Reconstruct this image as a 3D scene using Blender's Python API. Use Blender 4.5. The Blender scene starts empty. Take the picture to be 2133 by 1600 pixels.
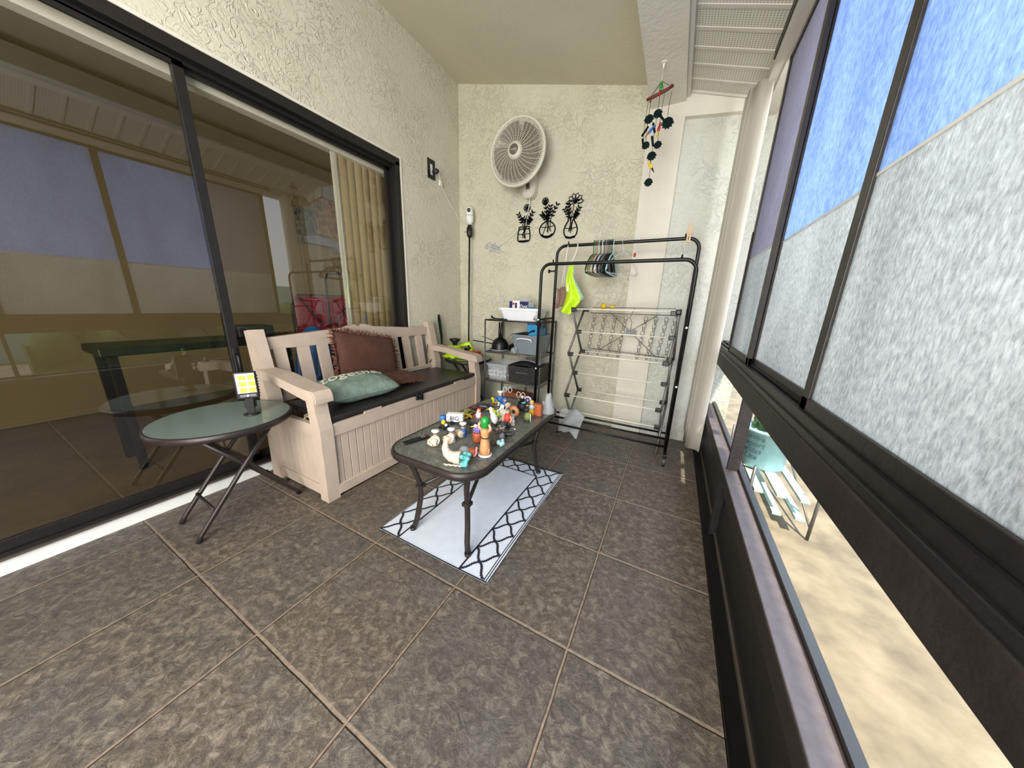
import bpy, bmesh, math, random
from mathutils import Vector, Matrix
random.seed(7)
S = 0.45                      # one floor tile in metres; shapes below are laid out in tiles
PI = math.pi
scn = bpy.context.scene
C = scn.collection

# ------------------------------------------------------------------ materials
def nm(name):
    m = bpy.data.materials.new(name); m.use_nodes = True
    nt = m.node_tree; nt.nodes.clear()
    out = nt.nodes.new('ShaderNodeOutputMaterial')
    return m, nt, out
def srgb(c):
    f = lambda v: v / 12.92 if v <= .04045 else ((v + .055) / 1.055) ** 2.4
    return (f(c[0] / 255), f(c[1] / 255), f(c[2] / 255), 1)
def mat(name, col, rough=.5, metal=0, var=.12, scale=30, bump=0, bscale=60, spec=.5, alpha=1, trans=0, emit=0):
    """plain surface: base colour broken up by a little noise, optional bump"""
    m, nt, out = nm(name)
    b = nt.nodes.new('ShaderNodeBsdfPrincipled')
    tc = nt.nodes.new('ShaderNodeTexCoord')
    n = nt.nodes.new('ShaderNodeTexNoise'); n.inputs['Scale'].default_value = scale; n.inputs['Detail'].default_value = 4
    nt.links.new(tc.outputs['Object'], n.inputs['Vector'])
    r = nt.nodes.new('ShaderNodeValToRGB')
    c = srgb(col)
    r.color_ramp.elements[0].position = .3; r.color_ramp.elements[1].position = .7
    r.color_ramp.elements[0].color = (c[0] * (1 - var), c[1] * (1 - var), c[2] * (1 - var), 1)
    r.color_ramp.elements[1].color = (min(1, c[0] * (1 + var)), min(1, c[1] * (1 + var)), min(1, c[2] * (1 + var)), 1)
    nt.links.new(n.outputs['Fac'], r.inputs['Fac']); nt.links.new(r.outputs['Color'], b.inputs['Base Color'])
    b.inputs['Roughness'].default_value = rough; b.inputs['Metallic'].default_value = metal
    b.inputs['Specular IOR Level'].default_value = spec
    b.inputs['Alpha'].default_value = alpha
    b.inputs['Transmission Weight'].default_value = trans
    if emit:
        nt.links.new(r.outputs['Color'], b.inputs['Emission Color']); b.inputs['Emission Strength'].default_value = emit
    if bump:
        n2 = nt.nodes.new('ShaderNodeTexNoise'); n2.inputs['Scale'].default_value = bscale; n2.inputs['Detail'].default_value = 5
        nt.links.new(tc.outputs['Object'], n2.inputs['Vector'])
        bp = nt.nodes.new('ShaderNodeBump'); bp.inputs['Strength'].default_value = bump; bp.inputs['Distance'].default_value = .01
        nt.links.new(n2.outputs['Fac'], bp.inputs['Height']); nt.links.new(bp.outputs['Normal'], b.inputs['Normal'])
    nt.links.new(b.outputs[0], out.inputs[0])
    return m
def math_(nt, op, a, b=None, c=None):
    n = nt.nodes.new('ShaderNodeMath'); n.operation = op
    for i, v in enumerate((a, b, c)):
        if v is None: continue
        if isinstance(v, (int, float)): n.inputs[i].default_value = v
        else: nt.links.new(v, n.inputs[i])
    return n.outputs[0]
def mixc(nt, f, a, b):
    n = nt.nodes.new('ShaderNodeMix'); n.data_type = 'RGBA'
    if isinstance(f, (int, float)): n.inputs[0].default_value = f
    else: nt.links.new(f, n.inputs[0])
    for i, v in ((6, a), (7, b)):
        if isinstance(v, tuple): n.inputs[i].default_value = v
        else: nt.links.new(v, n.inputs[i])
    return n.outputs[2]
def noise(nt, vec, scale, detail=5, dist=0, rough=.5):
    n = nt.nodes.new('ShaderNodeTexNoise'); n.inputs['Scale'].default_value = scale
    n.inputs['Detail'].default_value = detail; n.inputs['Distortion'].default_value = dist; n.inputs['Roughness'].default_value = rough
    nt.links.new(vec, n.inputs['Vector']); return n
def ramp(nt, fac, stops):
    r = nt.nodes.new('ShaderNodeValToRGB')
    while len(r.color_ramp.elements) < len(stops): r.color_ramp.elements.new(.5)
    for e, (p, c) in zip(r.color_ramp.elements, stops): e.position = p; e.color = c
    nt.links.new(fac, r.inputs['Fac']); return r.outputs['Color']

def stucco(name, col, strength=.5):
    m, nt, out = nm(name)
    b = nt.nodes.new('ShaderNodeBsdfPrincipled'); b.inputs['Roughness'].default_value = .75
    tc = nt.nodes.new('ShaderNodeTexCoord'); v = tc.outputs['Object']
    n1 = noise(nt, v, 2.2, 3); c = srgb(col)
    big = ramp(nt, n1.outputs['Fac'], [(.3, (c[0]*.94, c[1]*.93, c[2]*.90, 1)), (.7, c)])
    # skip-trowel ridges
    n2 = noise(nt, v, 16, 3, 1.6, .5)
    ridge = ramp(nt, n2.outputs['Fac'], [(.44, (0,0,0,1)), (.50, (1,1,1,1)), (.54, (.55,.55,.55,1)), (.72, (.8,.8,.8,1))])
    n3 = noise(nt, v, 55, 4)
    n4 = noise(nt, v, 3.0, 2)
    msk = ramp(nt, n4.outputs['Fac'], [(.42, (.25,.25,.25,1)), (.6, (1,1,1,1))])
    h = math_(nt, 'MULTIPLY', ridge, msk)
    h = math_(nt, 'ADD', h, math_(nt, 'MULTIPLY', n3.outputs['Fac'], .35))
    bp = nt.nodes.new('ShaderNodeBump'); bp.inputs['Strength'].default_value = strength; bp.inputs['Distance'].default_value = .012
    nt.links.new(h, bp.inputs['Height']); nt.links.new(bp.outputs['Normal'], b.inputs['Normal'])
    nt.links.new(big, b.inputs['Base Color']); nt.links.new(b.outputs[0], out.inputs[0])
    return m

def slate():
    m, nt, out = nm('slate_tile')
    b = nt.nodes.new('ShaderNodeBsdfPrincipled')
    tc = nt.nodes.new('ShaderNodeTexCoord'); v = tc.outputs['Object']
    sc = nt.nodes.new('ShaderNodeVectorMath'); sc.operation = 'SCALE'; sc.inputs['Scale'].default_value = 1 / S
    nt.links.new(v, sc.inputs[0])
    sp = nt.nodes.new('ShaderNodeSeparateXYZ'); nt.links.new(sc.outputs[0], sp.inputs[0])
    wob = noise(nt, v, 9, 2).outputs['Fac']
    def gl(o):
        f = math_(nt, 'FRACT', math_(nt, 'ADD', o, math_(nt, 'MULTIPLY', wob, .012)))
        return math_(nt, 'MINIMUM', f, math_(nt, 'SUBTRACT', 1, f))
    d = math_(nt, 'MINIMUM', gl(sp.outputs[0]), gl(sp.outputs[1]))
    g = nt.nodes.new('ShaderNodeMapRange'); g.inputs[1].default_value = .006; g.inputs[2].default_value = .014
    nt.links.new(d, g.inputs[0]); tile = g.outputs[0]           # 0 in the grout, 1 on the tile
    # a random offset per tile so that no vein runs across a joint
    fl = nt.nodes.new('ShaderNodeVectorMath'); fl.operation = 'FLOOR'; nt.links.new(sc.outputs[0], fl.inputs[0])
    wn = nt.nodes.new('ShaderNodeTexWhiteNoise'); nt.links.new(fl.outputs[0], wn.inputs['Vector'])
    off = nt.nodes.new('ShaderNodeVectorMath'); off.operation = 'SCALE'; off.inputs['Scale'].default_value = 40
    nt.links.new(wn.outputs['Color'], off.inputs[0])
    av = nt.nodes.new('ShaderNodeVectorMath'); nt.links.new(v, av.inputs[0]); nt.links.new(off.outputs[0], av.inputs[1]); p = av.outputs[0]
    n1 = noise(nt, p, 5, 6, .8, .6); n2 = noise(nt, p, 38, 8, .6, .72); n3 = noise(nt, p, 9, 5, 2.5, .55)
    c1 = ramp(nt, n1.outputs['Fac'], [(.3, srgb((86,78,70))), (.5, srgb((100,90,80))), (.68, srgb((116,104,91)))])
    c2 = ramp(nt, n2.outputs['Fac'], [(.34, srgb((42,38,36))), (.5, srgb((88,80,72))), (.66, srgb((152,140,124)))])
    c = mixc(nt, .68, c1, c2)
    bl = noise(nt, p, 3.2, 3); c = mixc(nt, ramp(nt, bl.outputs['Fac'], [(.55, (0,0,0,1)), (.72, (.4,.4,.4,1))]), c, srgb((84,88,90)))
    c = mixc(nt, math_(nt, 'MULTIPLY', ramp(nt, n3.outputs['Fac'], [(.485, (0,0,0,1)), (.5, (1,1,1,1)), (.515, (0,0,0,1))]), .35), c, srgb((150,134,116)))
    wv = nt.nodes.new('ShaderNodeSeparateColor'); nt.links.new(wn.outputs['Color'], wv.inputs[0])
    c = mixc(nt, math_(nt, 'MULTIPLY', wv.outputs[0], .22), c, srgb((108,88,74))); c = mixc(nt, math_(nt, 'MULTIPLY', wv.outputs[1], .18), c, srgb((74,80,84)))
    gr = noise(nt, v, 60, 4); gc = ramp(nt, gr.outputs['Fac'], [(.3, srgb((116,100,86))), (.7, srgb((150,132,115)))])
    c = mixc(nt, tile, gc, c)
    nt.links.new(c, b.inputs['Base Color'])
    h = math_(nt, 'ADD', math_(nt, 'MULTIPLY', n2.outputs['Fac'], .5), math_(nt, 'MULTIPLY', n1.outputs['Fac'], .6))
    h = math_(nt, 'ADD', h, math_(nt, 'MULTIPLY', n3.outputs['Fac'], .5))
    h = math_(nt, 'MULTIPLY', tile, math_(nt, 'ADD', h, .25))
    bp = nt.nodes.new('ShaderNodeBump'); bp.inputs['Strength'].default_value = .8; bp.inputs['Distance'].default_value = .014
    nt.links.new(h, bp.inputs['Height']); nt.links.new(bp.outputs['Normal'], b.inputs['Normal'])
    b.inputs['Roughness'].default_value = .5; b.inputs['Specular IOR Level'].default_value = .35
    nt.links.new(b.outputs[0], out.inputs[0])
    return m

def schlick(nt, f0, top=1.0):
    """view-angle reflectance that reads the same from either side of a thin pane"""
    g = nt.nodes.new('ShaderNodeNewGeometry'); d = nt.nodes.new('ShaderNodeVectorMath'); d.operation = 'DOT_PRODUCT'
    nt.links.new(g.outputs['Incoming'], d.inputs[0]); nt.links.new(g.outputs['Normal'], d.inputs[1])
    c = math_(nt, 'SUBTRACT', 1, math_(nt, 'ABSOLUTE', d.outputs['Value']))
    return math_(nt, 'ADD', f0, math_(nt, 'MULTIPLY', math_(nt, 'POWER', c, 5), top - f0))
def glass(name, tint=(1,1,1), refl=.9, rough=0, rip=0, f0=.08, top=.9):
    m, nt, out = nm(name)
    tr = nt.nodes.new('ShaderNodeBsdfTransparent'); tr.inputs[0].default_value = (*tint, 1)
    gl = nt.nodes.new('ShaderNodeBsdfGlossy'); gl.inputs['Roughness'].default_value = rough; gl.inputs[0].default_value = (refl, refl, refl, 1)
    mx = nt.nodes.new('ShaderNodeMixShader')
    nt.links.new(schlick(nt, f0, top), mx.inputs[0]); nt.links.new(tr.outputs[0], mx.inputs[1]); nt.links.new(gl.outputs[0], mx.inputs[2])
    if rip:
        tc = nt.nodes.new('ShaderNodeTexCoord'); n = noise(nt, tc.outputs['Object'], rip, 2, .8)
        bp = nt.nodes.new('ShaderNodeBump'); bp.inputs['Strength'].default_value = .35; bp.inputs['Distance'].default_value = .008
        nt.links.new(n.outputs['Fac'], bp.inputs['Height']); nt.links.new(bp.outputs['Normal'], gl.inputs['Normal'])
    nt.links.new(mx.outputs[0], out.inputs[0])
    return m
def rippled_top(name, body, amount, rip):
    """tempered table glass: mostly see-through grey-green with a wavy glossy skin"""
    m, nt, out = nm(name)
    tr = nt.nodes.new('ShaderNodeBsdfTransparent'); tr.inputs[0].default_value = (.62, .66, .62, 1)
    di = nt.nodes.new('ShaderNodeBsdfDiffuse'); di.inputs[0].default_value = srgb(body)
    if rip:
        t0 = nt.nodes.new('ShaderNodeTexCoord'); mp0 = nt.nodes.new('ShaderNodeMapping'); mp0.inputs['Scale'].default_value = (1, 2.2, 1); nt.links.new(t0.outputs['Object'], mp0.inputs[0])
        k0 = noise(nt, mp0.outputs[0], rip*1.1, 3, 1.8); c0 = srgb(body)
        nt.links.new(ramp(nt, k0.outputs['Fac'], [(.36, (c0[0]*.7, c0[1]*.7, c0[2]*.7, 1)), (.5, c0), (.7, (c0[0]*1.45, c0[1]*1.45, c0[2]*1.5, 1))]), di.inputs[0])  # streaky light and dark tones put ripple glints into the glass colour
    m1 = nt.nodes.new('ShaderNodeMixShader'); m1.inputs[0].default_value = amount
    nt.links.new(tr.outputs[0], m1.inputs[1]); nt.links.new(di.outputs[0], m1.inputs[2])
    gl = nt.nodes.new('ShaderNodeBsdfGlossy'); gl.inputs['Roughness'].default_value = .08
    mx = nt.nodes.new('ShaderNodeMixShader')
    nt.links.new(schlick(nt, .10, .9), mx.inputs[0]); nt.links.new(m1.outputs[0], mx.inputs[1]); nt.links.new(gl.outputs[0], mx.inputs[2])
    if rip:
        tc = nt.nodes.new('ShaderNodeTexCoord'); n = noise(nt, tc.outputs['Object'], rip, 3, 1.6)
        bp = nt.nodes.new('ShaderNodeBump'); bp.inputs['Strength'].default_value = 1; bp.inputs['Distance'].default_value = .012
        nt.links.new(n.outputs['Fac'], bp.inputs['Height'])
        nt.links.new(bp.outputs['Normal'], gl.inputs['Normal'])
    nt.links.new(mx.outputs[0], out.inputs[0])
    return m
def frosted(name, c_lo, c_hi, see=.12, speck=55):
    """dirty textured pane: light comes through, mottled grey, streaky"""
    m, nt, out = nm(name)
    tc = nt.nodes.new('ShaderNodeTexCoord'); v = tc.outputs['Object']
    mp = nt.nodes.new('ShaderNodeMapping'); mp.inputs['Scale'].default_value = (1, 1, .35); nt.links.new(v, mp.inputs[0])
    n1 = noise(nt, mp.outputs[0], speck, 6, .4, .7); n2 = noise(nt, mp.outputs[0], 5, 4, .6)
    f = math_(nt, 'ADD', math_(nt, 'MULTIPLY', n1.outputs['Fac'], .85), math_(nt, 'MULTIPLY', n2.outputs['Fac'], .25))
    col = ramp(nt, f, [(.42, srgb(c_lo)), (.68, srgb(c_hi))])
    tl = nt.nodes.new('ShaderNodeBsdfTranslucent'); nt.links.new(col, tl.inputs[0])
    df = nt.nodes.new('ShaderNodeBsdfDiffuse'); nt.links.new(col, df.inputs[0])
    tr = nt.nodes.new('ShaderNodeBsdfTransparent'); tr.inputs[0].default_value = (.9, .95, 1, 1)
    a = nt.nodes.new('ShaderNodeMixShader'); a.inputs[0].default_value = .35
    nt.links.new(tl.outputs[0], a.inputs[1]); nt.links.new(df.outputs[0], a.inputs[2])
    b = nt.nodes.new('ShaderNodeMixShader'); b.inputs[0].default_value = see
    nt.links.new(a.outputs[0], b.inputs[1]); nt.links.new(tr.outputs[0], b.inputs[2])
    nt.links.new(b.outputs[0], out.inputs[0])
    return m
def film(name, col, see, rough=.25):
    """thin clear plastic: see-through with a whitish body and shiny creases"""
    m, nt, out = nm(name)
    b = nt.nodes.new('ShaderNodeBsdfPrincipled'); b.inputs['Base Color'].default_value = srgb(col)
    b.inputs['Roughness'].default_value = rough
    tc = nt.nodes.new('ShaderNodeTexCoord'); n = noise(nt, tc.outputs['Object'], 40, 3, 1)
    bp = nt.nodes.new('ShaderNodeBump'); bp.inputs['Strength'].default_value = .5; bp.inputs['Distance'].default_value = .01
    nt.links.new(n.outputs['Fac'], bp.inputs['Height']); nt.links.new(bp.outputs['Normal'], b.inputs['Normal'])
    tr = nt.nodes.new('ShaderNodeBsdfTransparent')
    mx = nt.nodes.new('ShaderNodeMixShader'); mx.inputs[0].default_value = see
    nt.links.new(b.outputs[0], mx.inputs[1]); nt.links.new(tr.outputs[0], mx.inputs[2]); nt.links.new(mx.outputs[0], out.inputs[0])
    return m
def woven(name, c1, c2, sx, sz, bump=.6, rough=.9, axis=0):
    m, nt, out = nm(name)
    b = nt.nodes.new('ShaderNodeBsdfPrincipled'); b.inputs['Roughness'].default_value = rough
    tc = nt.nodes.new('ShaderNodeTexCoord'); v = tc.outputs['Object']
    n = noise(nt, v, 20, 4)
    w = nt.nodes.new('ShaderNodeTexWave'); w.bands_direction = 'Z'; w.inputs['Scale'].default_value = sz; w.inputs['Distortion'].default_value = 1.0
    w2 = nt.nodes.new('ShaderNodeTexWave'); w2.bands_direction = 'XYZ'[axis]; w2.inputs['Scale'].default_value = sx; w2.inputs['Distortion'].default_value = 1.0
    for q in (w, w2): nt.links.new(v, q.inputs[0])
    f = math_(nt, 'MULTIPLY', math_(nt, 'ADD', w.outputs['Fac'], w2.outputs['Fac']), .5)
    f2 = math_(nt, 'ADD', math_(nt, 'MULTIPLY', f, .6), math_(nt, 'MULTIPLY', n.outputs['Fac'], .4))
    nt.links.new(ramp(nt, f2, [(.3, srgb(c1)), (.7, srgb(c2))]), b.inputs['Base Color'])
    bp = nt.nodes.new('ShaderNodeBump'); bp.inputs['Strength'].default_value = bump; bp.inputs['Distance'].default_value = .004
    nt.links.new(f, bp.inputs['Height']); nt.links.new(bp.outputs['Normal'], b.inputs['Normal'])
    nt.links.new(b.outputs[0], out.inputs[0]); return m
def soffit_mat():
    m, nt, out = nm('perforated_vinyl')
    b = nt.nodes.new('ShaderNodeBsdfPrincipled'); b.inputs['Roughness'].default_value = .5
    tc = nt.nodes.new('ShaderNodeTexCoord')
    mp = nt.nodes.new('ShaderNodeMapping'); mp.inputs['Scale'].default_value = (75, 75, 0); nt.links.new(tc.outputs['Object'], mp.inputs[0])
    sp = nt.nodes.new('ShaderNodeSeparateXYZ'); nt.links.new(mp.outputs[0], sp.inputs[0])
    def cf(o):
        return math_(nt, 'SUBTRACT', math_(nt, 'FRACT', o), .5)
    x, y = cf(sp.outputs[0]), cf(sp.outputs[1])
    d = math_(nt, 'ADD', math_(nt, 'MULTIPLY', x, x), math_(nt, 'MULTIPLY', y, y))
    c = ramp(nt, d, [(.03, srgb((120,118,108))), (.06, srgb((206,203,190)))])
    nt.links.new(c, b.inputs['Base Color']); nt.links.new(b.outputs[0], out.inputs[0]); return m

M = dict(
    wall=stucco('cream_stucco', (206, 202, 182), .6),
    wallw=stucco('white_stucco', (198, 197, 188), .55),
    ceil=mat('ceiling_paint', (200, 194, 172), .8, var=.03, scale=3, bump=.15, bscale=120),
    beam=mat('beam_paint', (214, 209, 194), .7, var=.04, scale=6, bump=.3, bscale=35),
    soffit=soffit_mat(), vinyl=mat('white_vinyl', (196, 191, 181), .45, var=.04, scale=8),
    floor=slate(),
    bronze=mat('dark_bronze_aluminium', (38, 33, 31), .4, .3, var=.15, bump=.1),
    bronzed=mat('dusty_bronze_aluminium', (42, 35, 32), .55, .2, var=.25, scale=14, bump=.2),
    blackp=mat('black_gloss_track', (14, 13, 13), .35, var=.3),
    sillm=mat('sky_tinted_sill', (92, 82, 84), .55, .1, var=.15, scale=40, bump=.15),  # lilac-grey sky reflection put into the sill's base colour
    alum=mat('aluminium_lip', (120, 112, 102), .4, .7, var=.1),
    white=mat('white_paint', (232, 231, 226), .5, var=.03),
    doorglass=glass('door_glass', (.80, .78, .70), 1.0, f0=.10), winglass=glass('clear_pane', (.97, .99, .98), .8, f0=.02, top=.3),
    frost=frosted('speckled_pane', (136, 137, 135), (192, 193, 190), .08, 170), shade=frosted('lilac_shade_pane', (150, 148, 158), (166, 164, 174), .0, 60),
    shade2=frosted('blue_speckled_pane', (122, 142, 178), (170, 188, 216), .06, 150),
    resin=mat('beige_resin', (186, 168, 152), .55, var=.06, scale=14, bump=.15, bscale=80),
    lid=mat('charcoal_resin_lid', (40, 37, 37), .38, var=.25, scale=12, bump=.15, bscale=40),
    metal=mat('brown_tube_steel', (52, 45, 42), .4, .4, var=.15),
    blackm=mat('black_tube_steel', (17, 17, 18), .35, .3, var=.2), plast=mat('black_plastic', (18, 18, 19), .4, var=.2),
    greym=mat('grey_tube', (112, 108, 104), .4, .5, var=.1), chrome=mat('bright_wire', (150, 150, 148), .25, .9, var=.1),
    rod=mat('white_coated_rod', (226, 220, 206), .4, var=.03),
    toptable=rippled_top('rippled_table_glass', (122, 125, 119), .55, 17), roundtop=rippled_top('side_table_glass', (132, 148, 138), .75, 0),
    rugw=woven('white_polypropylene', (206, 214, 228), (236, 240, 247), 60, 4, .5, axis=1), rugn=mat('navy_black_yarn', (24, 26, 38), .85, var=.2, bump=.4, bscale=200),
    brownf=woven('brown_ribbed_cotton', (60, 34, 26), (104, 64, 50), 55, 55, .8, axis=1), fringe=mat('brown_fringe', (112, 68, 50), .95, var=.5, scale=200),
    greenf=mat('sage_velvet', (116, 134, 122), .85, var=.22, scale=26, bump=.6, bscale=50), cream=mat('cream_thread', (214, 212, 192), .8, var=.05),
    lime=mat('neon_lime', (196, 236, 26), .55, var=.1, bump=.2, bscale=30), limep=mat('neon_lime_plastic', (190, 230, 40), .35, var=.05),
    red=mat('red_plastic', (168, 26, 34), .4, var=.1), fan=mat('fan_plastic', (206, 200, 184), .45, var=.03), fand=mat('fan_blade_plastic', (98, 90, 78), .5, var=.05),
    ink=mat('black_cut_steel', (6, 6, 8), .8, spec=.1, var=.1), wood=mat('red_brown_twig', (98, 34, 24), .6, var=.3), leafd=mat('dark_green_tin_leaf', (6, 26, 23), .8, spec=.15, var=.4),
    clothespin=mat('pine_wood', (206, 174, 130), .7, var=.1), tubw=mat('white_tub', (236, 238, 240), .35, var=.02), greyt=mat('grey_tub', (126, 136, 144), .35, var=.05, alpha=.9),
    navy=mat('navy_print', (30, 30, 86), .4, var=.1), blue=mat('sky_blue_card', (36, 134, 186), .5, var=.2, scale=60), cloth=mat('dark_cloth', (20, 22, 26), .9, var=.4, bump=.5, bscale=30),
    basket=woven('dark_woven_strap', (24, 20, 20), (54, 46, 44), 26, 26, 1, .5), film=film('clear_plastic_film', (206, 211, 216), .62), film2=film('clear_tub_plastic', (216, 222, 228), .72, .15),
    copper=mat('copper_wrap', (150, 84, 62), .35, .3, var=.2), yellow=mat('yellow_paint', (226, 186, 30), .4, var=.06), orange=mat('orange_paint', (176, 90, 54), .5, var=.15, scale=80),
    bluep=mat('blue_paint', (44, 104, 176), .45, var=.1), skin=mat('painted_skin', (214, 160, 128), .5, var=.05), tan=mat('tan_paint', (190, 138, 92), .55, var=.15, scale=60),
    greenp=mat('green_paint', (30, 136, 52), .3, var=.15), purple=mat('purple_paint', (104, 76, 168), .5, var=.2, scale=200), shell=mat('speckled_shell', (206, 192, 174), .6, var=.3, scale=160, bump=.6, bscale=140),
    teal=mat('teal_paint', (96, 178, 176), .4, var=.25, scale=120), grey=mat('grey_paint', (122, 120, 126), .5, var=.15), dark=mat('charcoal_paint', (38, 38, 42), .5, var=.2), pale=mat('pale_blue_stone', (176, 212, 216), .4, var=.15, scale=120),
    barrelm=mat('cream_barrel', (226, 204, 170), .5, var=.12, scale=80), dolive=mat('olive_paint', (126, 134, 78), .5, var=.3, scale=100), pink=mat('pink_paint', (222, 150, 160), .5, var=.1), camo=mat('netted_brown', (96, 88, 70), .7, var=.6, scale=140, bump=.8, bscale=200),
    led=mat('yellow_led_chip', (226, 206, 70), .4, var=.1, emit=.03), ledw=mat('reflector', (226, 228, 226), .2, .3, var=.05),
    wallin=mat('interior_wall', (128, 112, 78), .9, var=.05, scale=3), floorin=mat('interior_floor', (96, 80, 62), .6, var=.15, scale=6), blind=mat('cream_blind', (190, 172, 130), .7, var=.05), crimson=mat('crimson_cloth', (140, 22, 50), .6, var=.2),
    art1=mat('brown_collage', (126, 96, 76), .6, var=.7, scale=16), art2=mat('dark_collage', (84, 76, 66), .6, var=.8, scale=22),
    conc=mat('sunlit_paving', (138, 124, 102), .9, var=.32, scale=7, bump=.8, bscale=12), whiteg=mat('pale_green_slat', (176, 200, 186), .5, var=.04), cyan=mat('pale_cyan_pail', (172, 214, 222), .4, var=.05), ink2=mat('grey_green_lettering', (58, 92, 98), .6, var=.1),
    drift=mat('knotted_rope', (186, 172, 146), .9, var=.4, scale=120, bump=.8, bscale=120), hedge=mat('hedge_leaf', (70, 96, 48), .8, var=.5, scale=14, bump=.8, bscale=20),
)

# ------------------------------------------------------------------ mesh helper (coordinates in tiles)
class B:
    def __init__(self): self.bm = bmesh.new(); self.mi = 0
    def _faces(self, fs, smooth=False):
        for f in fs: f.material_index = self.mi; f.smooth = smooth
        return self
    def m(self, i): self.mi = i; return self
    def box(self, x0, y0, z0, x1, y1, z1, bev=0, rot=None, seg=2):
        bm = self.bm
        vs = [bm.verts.new((x, y, z)) for x in (x0, x1) for y in (y0, y1) for z in (z0, z1)]
        q = [(0,1,3,2),(4,6,7,5),(0,4,5,1),(2,3,7,6),(0,2,6,4),(1,5,7,3)]
        fs = [bm.faces.new([vs[i] for i in a]) for a in q]
        if bev:
            es = list({e for f in fs for e in f.edges})
            r = bmesh.ops.bevel(bm, geom=es, offset=bev, segments=seg, affect='EDGES', profile=.5)
            vs2 = {v for f in r['faces'] for v in f.verts}
            fs = list({f for v in vs2 for f in v.link_faces}); vs = list(vs2)
        if rot is not None:
            c = Vector(((x0+x1)/2, (y0+y1)/2, (z0+z1)/2))
            for v in vs: v.co = rot @ (v.co - c) + c
        return self._faces(fs, False)
    def tube(self, pts, r, n=8, closed=False, flat=None):
        """round tube along a polyline; r may be a list; flat=(a,b) makes an oval section"""
        bm = self.bm; P = [Vector(p) for p in pts]; L = len(P)
        R = r if isinstance(r, (list, tuple)) else [r] * L
        rings = []; up = None
        for i in range(L):
            if closed: t = P[(i+1) % L] - P[i-1]
            else: t = P[min(i+1, L-1)] - P[max(i-1, 0)]
            if t.length < 1e-9: t = Vector((0,0,1))
            t.normalize()
            if up is None: up = Vector((0,0,1)) if abs(t.z) < .9 else Vector((0,1,0))
            a = t.cross(up)
            if a.length < 1e-4: up = Vector((1,0,0)); a = t.cross(up)
            a.normalize(); b = a.cross(t).normalized(); up = b
            fa, fb = flat or (1, 1)
            rings.append([bm.verts.new(P[i] + a * math.cos(2*PI*k/n) * R[i] * fa + b * math.sin(2*PI*k/n) * R[i] * fb) for k in range(n)])
        fs = []
        for i in range(L if closed else L - 1):
            A, Bq = rings[i], rings[(i+1) % L]
            for k in range(n): fs.append(bm.faces.new((A[k], A[(k+1) % n], Bq[(k+1) % n], Bq[k])))
        self._faces(fs, True)
        if not closed:
            self._faces([bm.faces.new(rings[0]), bm.faces.new(rings[-1][::-1])])
        return self
    def lathe(self, prof, c=(0,0,0), n=20, axis='z', cap=True, smooth=True):
        bm = self.bm; rings = []
        for r, z in prof:
            ring = []
            for k in range(n):
                a = 2*PI*k/n; x, y = r*math.cos(a), r*math.sin(a)
                p = {'z': (x, y, z), 'y': (x, z, y), 'x': (z, x, y)}[axis]
                ring.append(bm.verts.new((p[0]+c[0], p[1]+c[1], p[2]+c[2])))
            rings.append(ring)
        fs = []
        for A, Bq in zip(rings, rings[1:]):
            for k in range(n): fs.append(bm.faces.new((A[k], A[(k+1) % n], Bq[(k+1) % n], Bq[k])))
        self._faces(fs, smooth)
        if cap:
            for ring, (r, z) in ((rings[0], prof[0]), (rings[-1], prof[-1])):
                if r > 1e-6: self._faces([bm.faces.new(ring)])
        return self
    def ball(self, c, r, n=12, rot=None):
        r = (r, r, r) if isinstance(r, (int, float)) else r
        mtx = Matrix.Translation(c) @ (rot.to_4x4() if rot else Matrix()) @ Matrix.Diagonal((*r, 1))
        g = bmesh.ops.create_uvsphere(self.bm, u_segments=n, v_segments=max(6, n*2//3), radius=1, matrix=mtx)
        return self._faces({f for v in g['verts'] for f in v.link_faces}, True)
    def prism(self, poly, h, axis='z', at=0, smooth=False):
        """polygon (2D) pushed from `at` to `at+h` along axis"""
        bm = self.bm
        def P(a, b, w): return {'z': (a, b, w), 'y': (a, w, b), 'x': (w, a, b)}[axis]
        lo = [bm.verts.new(P(a, b, at)) for a, b in poly]; hi = [bm.verts.new(P(a, b, at + h)) for a, b in poly]
        n = len(poly)
        fs = [bm.faces.new(lo[::-1]), bm.faces.new(hi)]
        self._faces(fs)
        return self._faces([bm.faces.new((lo[k], lo[(k+1) % n], hi[(k+1) % n], hi[k])) for k in range(n)], smooth)
    def grid(self, fn, nu, nv, smooth=True, wrap=False):
        bm = self.bm
        V = [[bm.verts.new(fn(i/(nu-1), j/(nv-1))) for j in range(nv)] for i in range(nu)]
        fs = [bm.faces.new((V[i][j], V[i+1][j], V[i+1][j+1], V[i][j+1])) for i in range(nu-1) for j in range(nv-1)]
        return self._faces(fs, smooth)
    def quad(self, *p):
        return self._faces([self.bm.faces.new([self.bm.verts.new(q) for q in p])])
    def xf(self, mtx, since=0):
        self.bm.verts.ensure_lookup_table()
        for v in self.bm.verts[since:]: v.co = mtx @ v.co
        return self
    def count(self): return len(self.bm.verts)

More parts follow.
